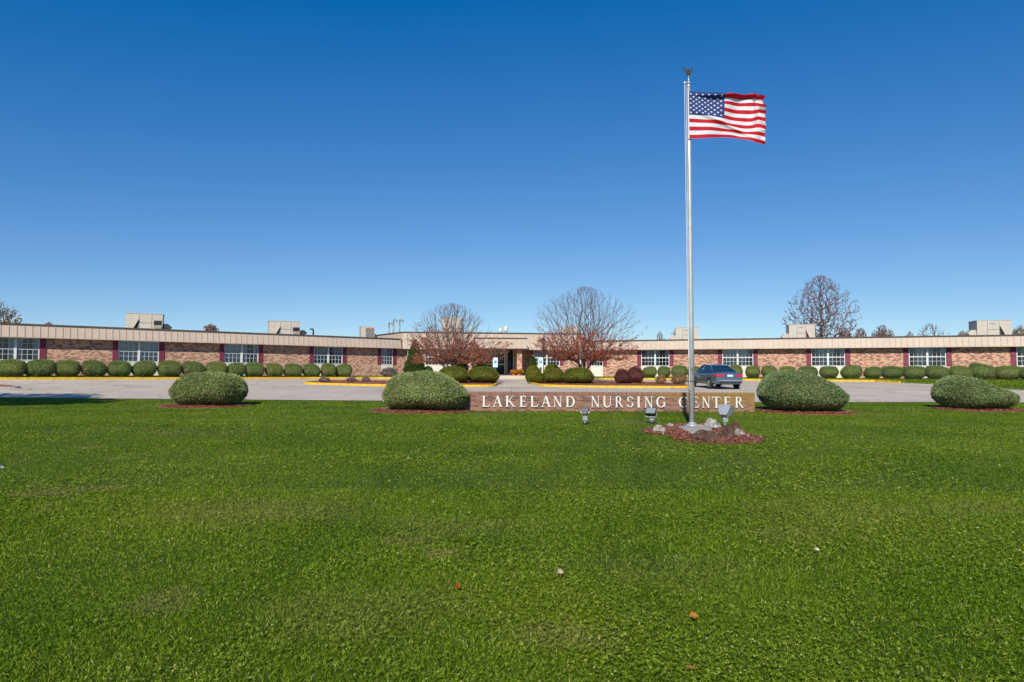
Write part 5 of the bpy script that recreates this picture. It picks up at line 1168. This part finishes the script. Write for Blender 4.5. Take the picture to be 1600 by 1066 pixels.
def flood(px, ptop, pbot, wpx, label, mat, yaw, tilt, wide=1.0, short=False, dxp=0):
    c = G(px, pbot); w_ = wpx / F * c.y; H_ = P(px, ptop, c.y).z - c.z
    root = empty('flood_light', (c.x, c.y, c.z), label, 'flood light', 'ground flood lights at the sign and flagpole')
    hb = w_ * .72; zc = H_ - hb * .5
    mb = MB(); mb.tube([(0, 0, -.05), (0, 0, zc - hb * .35)], .028, 10); mb.box(-.06, .06, -.05, .05, zc * .35, zc * .35 + .11); mb.build('stake', M['galv'], root)
    mb = MB(); mb.tube([(-.12, .02, .01), (.14, .03, .01)], .022, 8); mb.lathe([(.07, 0), (.07, .03), (.03, .05)], 10); mb.build('base', M['black'], root)
    Mh = WM[root.name] @ Matrix.Translation((0, 0, zc)) @ Matrix.Rotation(yaw, 4, 'Z') @ Matrix.Rotation(tilt, 4, 'X')
    a, b2, d_ = w_ / 2, hb / 2, w_ * .36
    # housing: frustum widening to the lens (lens faces +y local)
    mb = MB(); fr_ = [(-a, d_, -b2), (a, d_, -b2), (a, d_, b2), (-a, d_, b2)]; bk = [(-a * .62, -d_, -b2 * .62), (a * .62, -d_, -b2 * .62), (a * .62, -d_, b2 * .62), (-a * .62, -d_, b2 * .62)]
    rim = [(-a * 1.06, d_, -b2 * 1.08), (a * 1.06, d_, -b2 * 1.08), (a * 1.06, d_, b2 * 1.08), (-a * 1.06, d_, b2 * 1.08)]; rim2 = [(p[0], d_ + .025, p[2]) for p in rim]
    mb.add(fr_ + bk, [(0, 4, 5, 1), (1, 5, 6, 2), (2, 6, 7, 3), (3, 7, 4, 0), (4, 7, 6, 5)])
    mb.add(rim + rim2, [(0, 1, 5, 4), (1, 2, 6, 5), (2, 3, 7, 6), (3, 0, 4, 7), (0, 3, 2, 1)])
    for k in range(5): z_ = -b2 * .5 + k * b2 * .25; mb.box(-a * .5, a * .5, -d_ - .02, -d_ - .001, z_, z_ + .008)
    hsg = mb.build('housing', mat, root, Mh)
    mb = MB(); mb.add([(-a * .95, d_ + .027, -b2 * .95), (a * .95, d_ + .027, -b2 * .95), (a * .95, d_ + .027, b2 * .95), (-a * .95, d_ + .027, b2 * .95)], [(3, 2, 1, 0)]); mb.build('lens', M['lens'], hsg, Mh)
    mb = MB(); mb.tube([(-a * 1.12, 0, 0), (-a * 1.12, -.0, -b2 * 1.25), (a * 1.12, 0, -b2 * 1.25), (a * 1.12, 0, 0)], .013, 6); mb.build('yoke', M['galv'], hsg, Mh)
flood(914, 639.5, 664, 11.5, 'small flat flood light on a white stake, left of the pair facing the sign', M['darkgrey'], R(-10), R(62))
flood(1018.5, 640.5, 662.5, 15.5, 'dark boxy flood light on the lawn left of the flagpole', M['darkgrey'], R(150), R(42))
flood(1133, 636.5, 668, 20, 'silver boxy flood light aimed up at the flag, above the boulders', M['galv'], R(-38), R(50))

# ------------------------------------------------------------------ parked car (rear three-quarter view)
Yr = 40.9
xc = (X_(1116.5, 40.1, 600) + X_(1160, 40.1, 600)) / 2 - .0
MCAR = Matrix.Translation((xc - .12, 42.5, zf(xc, 42.5) + .03)) @ Matrix.Rotation(R(5.5), 4, 'Z') @ Matrix.Rotation(R(1.4), 4, 'X')
car = empty('parked_car', MCAR, 'blue grey sedan parked beside the right island, seen from behind', 'car')
# stations: y, halfwidth at belt, z sill, z belt, z deck(center), tumble
ST = [(-2.36, .66, .40, .74, .80), (-2.32, .80, .30, .80, .90), (-2.15, .86, .27, .90, 1.015), (-1.7, .885, .25, .93, 1.03), (-1.36, .89, .24, .935, 1.02), (-.9, .89, .22, .935, 1.0), (0, .895, .22, .92, .97), (.8, .89, .22, .91, .96), (1.25, .88, .22, .89, .95), (1.6, .87, .24, .85, .90), (2.0, .82, .26, .76, .80), (2.28, .70, .30, .62, .66), (2.36, .5, .38, .55, .58)]
mb = MB(); V = []; K = 0
for y, hw, zs_, zb_, zd in ST:
    prof = [(hw * .80, zs_), (hw * .95, zs_ + .05), (hw * 1.0, zs_ + .2 if zs_ < .4 else zs_ + .1), (hw * 1.0, zb_ - .18), (hw * .985, zb_ - .05), (hw * .93, zb_), (hw * .72, zd - .015), (hw * .35, zd), (0, zd + .004)]
    ring = prof + [(-a, b_) for a, b_ in prof[-2::-1]]
    K = len(ring); V += [(a, y, b_) for a, b_ in ring]
Fc = []
for i in range(len(ST) - 1):
    for j in range(K - 1): Fc.append((i * K + j, (i + 1) * K + j, (i + 1) * K + j + 1, i * K + j + 1))
    Fc.append((i * K + K - 1, (i + 1) * K + K - 1, (i + 1) * K, i * K))
Fc.append(tuple(range(K - 1, -1, -1))[::-1]); Fc.append(tuple((len(ST) - 1) * K + j for j in range(K - 1, -1, -1)))
mb.add(V, Fc); body = mb.build('body', M['paint'], car, smooth=True)
sm = body.modifiers.new('s', 'SUBSURF'); sm.levels = 1; sm.render_levels = 2
# greenhouse
def gh(y, z, hw): return (y, z, hw)
base = [(-1.62, 1.0, .70), (-1.1, .97, .80), (0, .95, .82), (.75, .93, .80), (1.28, .93, .68)]
roof = [(-.86, 1.37, .53), (-.55, 1.405, .57), (0, 1.42, .585), (.30, 1.405, .57), (.52, 1.37, .54)]
V = []; n = 5
for y, z, hw in base: V += [(-hw, y, z), (hw, y, z)]
for y, z, hw in roof: V += [(-hw, y, z), (hw, y, z)]
def bi(i, s_): return i * 2 + s_
def ri(i, s_): return 10 + i * 2 + s_
gm = MB(); Fs = []
for i in range(4):
    Fs.append((bi(i, 0), ri(i, 0), ri(i + 1, 0), bi(i + 1, 0))); Fs.append((bi(i, 1), bi(i + 1, 1), ri(i + 1, 1), ri(i, 1)))
Fs.append((bi(0, 0), bi(0, 1), ri(0, 1), ri(0, 0))); Fs.append((bi(4, 0), ri(4, 0), ri(4, 1), bi(4, 1)))
gm.add(V, Fs); gm.build('windows', M['carglass'], car)
rm = MB(); 
RV = []
for y, z, hw in [(-.92, 1.35, .53)] + roof + [(.58, 1.35, .53)]:
    RV += [(-hw * 1.03, y, z - .02), (-hw * .86, y, z + .012), (0, y, z + .03), (hw * .86, y, z + .012), (hw * 1.03, y, z - .02)]
rm.add(RV, [(i * 5 + j, i * 5 + j + 1, (i + 1) * 5 + j + 1, (i + 1) * 5 + j) for i in range(6) for j in range(4)]); rm.build('roof', M['paint'], car, smooth=True)
pm = MB()
for s_ in (-1, 1):
    pm.tube([(s_ * .71, -1.60, 1.01), (s_ * .63, -1.2, 1.2), (s_ * .545, -.87, 1.365)], .032, 8); pm.tube([(s_ * .70, 1.26, .94), (s_ * .55, .54, 1.37)], .026, 6)
    pm.tube([(s_ * .82, -.08, .95), (s_ * .59, -.02, 1.40)], .022, 6)
    pm.tube([(s_ * .545, -.87, 1.365), (s_ * .595, 0, 1.41), (s_ * .55, .54, 1.37)], .03, 6)
    # wide rear quarter pillar
    pm.add([(s_ * .715, -1.58, 1.0), (s_ * .80, -1.15, .975), (s_ * .56, -.66, 1.395), (s_ * .54, -.87, 1.37)], [(0, 1, 2, 3), (3, 2, 1, 0)])
pm.build('pillars', M['paint'], car, smooth=True)
for s_ in (-1, 1):
    for yw in (-1.38, 1.38):
        ar = MB(); ar.tube([(s_ * .80, yw, .33), (s_ * .897, yw, .33)], .36, 28); ar.build('wheel_arch', M['black'], car)
        wh = MB(); prof = [(.20, -.1), (.30, -.1), (.325, -.07), (.325, .07), (.30, .10), (.20, .10)]
        Mw = MCAR @ Matrix.Translation((s_ * .815, yw, .315)) @ Matrix.Rotation(R(90) * s_, 4, 'Y')
        wh.lathe(prof, 28); ty_ = wh.build('tyre', M['tyre'], None, Mw, smooth=False)
        bpy.data.objects.remove(ty_)
        we = MB(); we.lathe(prof, 28); wo_ = we.build('wheel', M['tyre'], car, Mw)
        rmw = MB(); rmw.lathe([(.205, .095), (.21, .108), (.19, .108), (.18, .085), (.05, .095), (.04, .11), (.001, .11)], 28); 
        for k in range(10):
            a = k * math.pi / 5; rmw.tube([(.04 * math.cos(a), .04 * math.sin(a), .100), (.19 * math.cos(a), .19 * math.sin(a), .100)], .016, 5)
        rmw.build('rim', M['rim'], wo_, Mw)
for s_ in (-1, 1):
    t = MB(); xa, xb = s_ * .80, s_ * .36
    t.add([(xa, -2.33, .745), (xb, -2.40, .745), (xb, -2.385, .875), (xa, -2.29, .885), (s_ * .885, -2.08, .765), (s_ * .88, -2.05, .87)], [(0, 1, 2, 3) if s_ < 0 else (3, 2, 1, 0), (4, 0, 3, 5) if s_ < 0 else (5, 3, 0, 4)])
    t.build('tail_light', M['tail'], car)
t = MB(); t.box(-.17, .17, -2.40, -2.385, .745, .87); t.build('licence_plate', M['plate'], car)
t = MB(); t.box(-.34, .34, -2.387, -2.33, .72, .89); t.build('trunk_panel', M['paint'], car)
t = MB(); t.box(-.70, .70, -2.405, -2.375, .50, .545); t.build('bumper_strip', M['chrome'], car)
t = MB(); t.tube([(-.66, -2.40, .40), (.66, -2.40, .40)], .03, 6); t.tube([(-.5, -2.38, .27), (-.5, -2.25, .27)], .03, 8); t.build('lower_bumper', M['black'], car)
for s_ in (-1, 1):
    t = MB(); t.box(min(s_ * .89, s_ * 1.05), max(s_ * .89, s_ * 1.05), .92, 1.02, .92, 1.05); t.build('side_mirror', M['paint'], car)
    for yy2 in (.35, -.62): 
        t = MB(); t.box(min(s_ * .89, s_ * .915), max(s_ * .89, s_ * .915), yy2, yy2 + .16, .78, .81); t.build('door_handle', M['paint'], car)
t = MB()
for s_ in (-1, 1):
    for yy2 in (-.98, -.05, .95): t.box(min(s_ * .885, s_ * .8985), max(s_ * .885, s_ * .8985), yy2, yy2 + .008, .3, .86)
t.build('door_seam', M['black'], car)

# ------------------------------------------------------------------ turf: blades and clover as real faces (uncountable)
def in_mulch(x, y):
    m_ = np.zeros(len(x), bool)
    for pl in MULCH:
        pl = np.array(pl); x1, y1_ = pl[:, 0], pl[:, 1]; x2, y2_ = np.roll(x1, -1), np.roll(y1_, -1)
        bb = (x > x1.min()) & (x < x1.max()) & (y > y1_.min()) & (y < y1_.max()); idx = np.where(bb)[0]
        if len(idx) == 0: continue
        c = np.zeros(len(idx), bool)
        for a, b_, c_, d_ in zip(x1, y1_, x2, y2_):
            if b_ == d_: continue
            cond = ((b_ > y[idx]) != (d_ > y[idx])) & (x[idx] < (c_ - a) * (y[idx] - b_) / (d_ - b_) + a); c ^= cond
        m_[idx] |= c
    return m_
PADA = np.array(pad)
def scatter(y0, y1, dens, r):
    hw0, hw1 = .80 * y0 + 3., .80 * y1 + 3.; A = (hw0 + hw1) * (y1 - y0); n = int(A * dens)
    y = r.uniform(y0, y1, n * 2); x = r.uniform(-hw1, hw1, n * 2); k = np.abs(x) < .80 * y + 3.; x, y = x[k][:n], y[k][:n]
    ne = np.interp(x, near_x, near_y) + .03 * np.sin(x * 7) ; k = (y < ne) & ~in_mulch(x, y)
    k &= ~((y > yS - .16) & (y < yS + .16) & (x > sx0) & (x < sx1)); k &= ~((x > PADA[:, 0].min()) & (x < PADA[:, 0].max()) & (y > PADA[:, 1].min() + .1) & (y < PADA[:, 1].max()))
    return x[k], y[k]
def n2(x, y, s, ph): return np.sin(x * s + ph + 1.7 * np.sin(y * s * .7 + ph)) * np.sin(y * s * 1.1 - ph + 1.3 * np.sin(x * s * .6))
def track(x, y):
    """mower wheel tracks: bands where the turf lies flatter"""
    t = np.zeros_like(x)
    for a, b_ in ((G(1003, 760), G(1018, 1060)), (G(905, 690), G(560, 1060)), (G(950, 690), G(965, 1060)), (G(1210, 760), G(1560, 1060)), (G(1130, 720), G(1290, 900)), (G(700, 660), G(250, 1060))):
        d = (b_ - a); L = math.hypot(d.x, d.y); nx_, ny_ = -d.y / L, d.x / L; ds = (x - a.x) * nx_ + (y - a.y) * ny_
        t = np.maximum(t, np.exp(-(ds / .17) ** 2))
    return t
def blades(y0, y1, dens, w_, h, r, two):
    x, y = scatter(y0, y1, dens, r); n = len(x); z = zg(x, y)
    tk = track(x, y); kp = r.random(n) > .0 * tk; x, y, z, tk = x[kp], y[kp], z[kp], tk[kp]; n = len(x); hh = h * r.uniform(.55, 1.25, n) * (1 + .22 * n2(x, y, 1.1, .5)) * (1 - .16 * tk); ww = w_ * r.uniform(.7, 1.3, n)
    a = r.uniform(0, 6.283, n); s = np.stack([np.cos(a), np.sin(a), 0 * a], -1) * ww[:, None] / 2
    ln = r.uniform(.5, 1.25, n) * 1.0; b = r.uniform(0, 6.283, n); L = np.stack([np.cos(b) * ln, np.sin(b) * ln - .12 - .25 * tk, np.sqrt(np.clip(1 - ln ** 2 * .6, .1, 1))], -1) * hh[:, None]
    p = np.stack([x, y, z - .004], -1); up = np.array([0, 0, 1.])
    if two:
        m_ = p + L * .5 + up * (hh * .12)[:, None]; t = p + L
        V = np.stack([p - s, p + s, m_ + s * .85, m_ - s * .85, t], 1).reshape(-1, 3); k = np.arange(n)[:, None] * 5
        return V, [np.concatenate([k, k + 1, k + 2, k + 3], 1), np.concatenate([k + 3, k + 2, k + 4], 1)], n * 5
    t = p + L; V = np.stack([p - s, p + s, t], 1).reshape(-1, 3); k = np.arange(n)[:, None] * 3
    return V, [np.concatenate([k, k + 1, k + 2], 1)], n * 3
def clover(y0, y1, dens, sz, r):
    x, y = scatter(y0, y1, dens, r); pr = n2(x, y, .8, 2.2) + .6 * n2(x, y, 2.6, .3); k = r.random(len(x)) < np.clip(.30 + .6 * pr, .03, 1); x, y = x[k], y[k]; n = len(x)
    z = zg(x, y) + r.uniform(.018, .038, n); a0 = r.uniform(0, 6.283, n); V = []
    tilt = r.normal(0, .35, (n, 2)); S_ = sz * r.uniform(.7, 1.3, n)
    for q in range(3):
        a = a0 + q * 2.094; d = np.stack([np.cos(a), np.sin(a)], -1); e = np.stack([-d[:, 1], d[:, 0]], -1)
        for fx_, fy_ in ((.1, 0), (.6, .52), (1.1, .42), (1.1, -.42), (.6, -.52)):
            xy = (d * fx_ + e * fy_) * S_[:, None]; V.append(np.stack([x + xy[:, 0], y + xy[:, 1], z + xy[:, 0] * tilt[:, 0] + xy[:, 1] * tilt[:, 1]], -1))
    V = np.stack(V, 1).reshape(-1, 3); k = np.arange(n * 3)[:, None] * 5
    return V, [np.concatenate([k + i for i in range(5)], 1)], n * 15
r = np.random.default_rng(3); VV = []; TT = []; off = 0
for fn, args in ((blades, (2.3, 5.5, 11500, .005, .031, r, True)), (blades, (5.5, 9, 6800, .0065, .031, r, True)), (blades, (9, 15, 3400, .0088, .031, r, False)), (blades, (15, 22, 2000, .0125, .031, r, False)), (blades, (22, 30.5, 1150, .018, .031, r, False)),
                 (clover, (2.3, 5.5, 3000, .0085, r)), (clover, (5.5, 9, 1700, .010, r)), (clover, (9, 18, 420, .015, r))):
    v_, t_, n_ = fn(*args); VV.append(v_); TT += [t + off for t in t_]; off += n_
VA = np.concatenate(VV); me = mesh_np('grass', VA, TT, M['blade'], attr={'dry': dryf(VA[:, 0], VA[:, 1])})
tag(obj_np('grass', me), 'short mown green turf with clover covering the front lawn', 'grass', kind='stuff')
# sparse taller turf along the building side of the drive
x = r.uniform(-40, 45, 90000); kk_ = np.interp(x, far_x, far_y); ww_ = np.interp(x, WX, WY); y = kk_ + .25 + r.random(len(x)) * (ww_ - kk_ - 1.5); k = (ww_ - kk_ > 1.6) & ~((x > X_(779, 57)) & (x < X_(824, 57))); x, y = x[k], y[k]; n = len(x); a = r.uniform(0, 6.28, n)
p = np.stack([x, y, zg(x, y)], -1); s = np.stack([np.cos(a), np.sin(a), 0 * a], -1) * .02; t = p + np.stack([r.normal(0, .03, n), r.normal(0, .03, n), r.uniform(.04, .09, n)], -1)
V = np.stack([p - s, p + s, t], 1).reshape(-1, 3)
tag(obj_np('grass', mesh_np('grass', V, np.arange(n * 3).reshape(n, 3), M['blade'])), 'grass strip between the drive and the building', 'grass', kind='stuff')

# fallen leaves that can be picked out on the lawn
def leaf(px, py, size, c, label, rot, curl=.5):
    g = G(px, py); m_ = leafmat('dry_leaf', [(0, c), (1, tuple(min(1, k * 1.3) for k in c))], .3)
    mb = MB(); V = []; n_ = 8
    for i in range(n_ + 1):
        t = i / n_; wd = math.sin(math.pi * t ** .8) * .42 * size * (1 + .25 * math.sin(t * 19)); cz = curl * size * (t - .5) ** 2
        V += [((t - .5) * size, -wd, cz + curl * wd), ((t - .5) * size, 0, cz), ((t - .5) * size, wd, cz + curl * wd)]
    mb.add(V, [(3 * i + j, 3 * i + 3 + j, 3 * i + 4 + j, 3 * i + 1 + j) for i in range(n_) for j in range(2)])
    mb.tube([(-size * .5, 0, curl * size * .25), (-size * .85, .01, curl * size * .3)], .0015, 4)
    o = mb.build('fallen_leaf', m_, None, Matrix.Translation((g.x, g.y, g.z + .045)) @ Matrix.Rotation(rot, 4, 'Z') @ Matrix.Rotation(R(35), 4, 'X')); tag(o, label, 'leaf', 'fallen leaves on the lawn')
leaf(714, 927.5, .060, (.42, .10, .02), 'orange brown fallen leaf, left of the pale curled leaf', R(60))
leaf(874, 906.5, .065, (.52, .42, .36), 'pale pinkish curled fallen leaf in the middle of the lawn', R(40), 1.0)
leaf(1084, 976, .060, (.48, .20, .03), 'orange fallen leaf near the bottom, below the flagpole', R(10))
leaf(887, 980, .035, (.40, .10, .02), 'tiny rusty fallen leaf beneath the pale curled leaf', R(100))
leaf(1079, 1060, .05, (.45, .22, .08), 'tan fallen leaf at the very bottom edge', R(150))
leaf(1277, 867.5, .045, (.62, .60, .48), 'cream coloured fallen leaf on the right half of the lawn', R(20))
leaf(1, 736, .09, (.65, .62, .55), 'pale leaf at the left edge of the lawn', R(80))
print('built objects', len(bpy.data.objects))
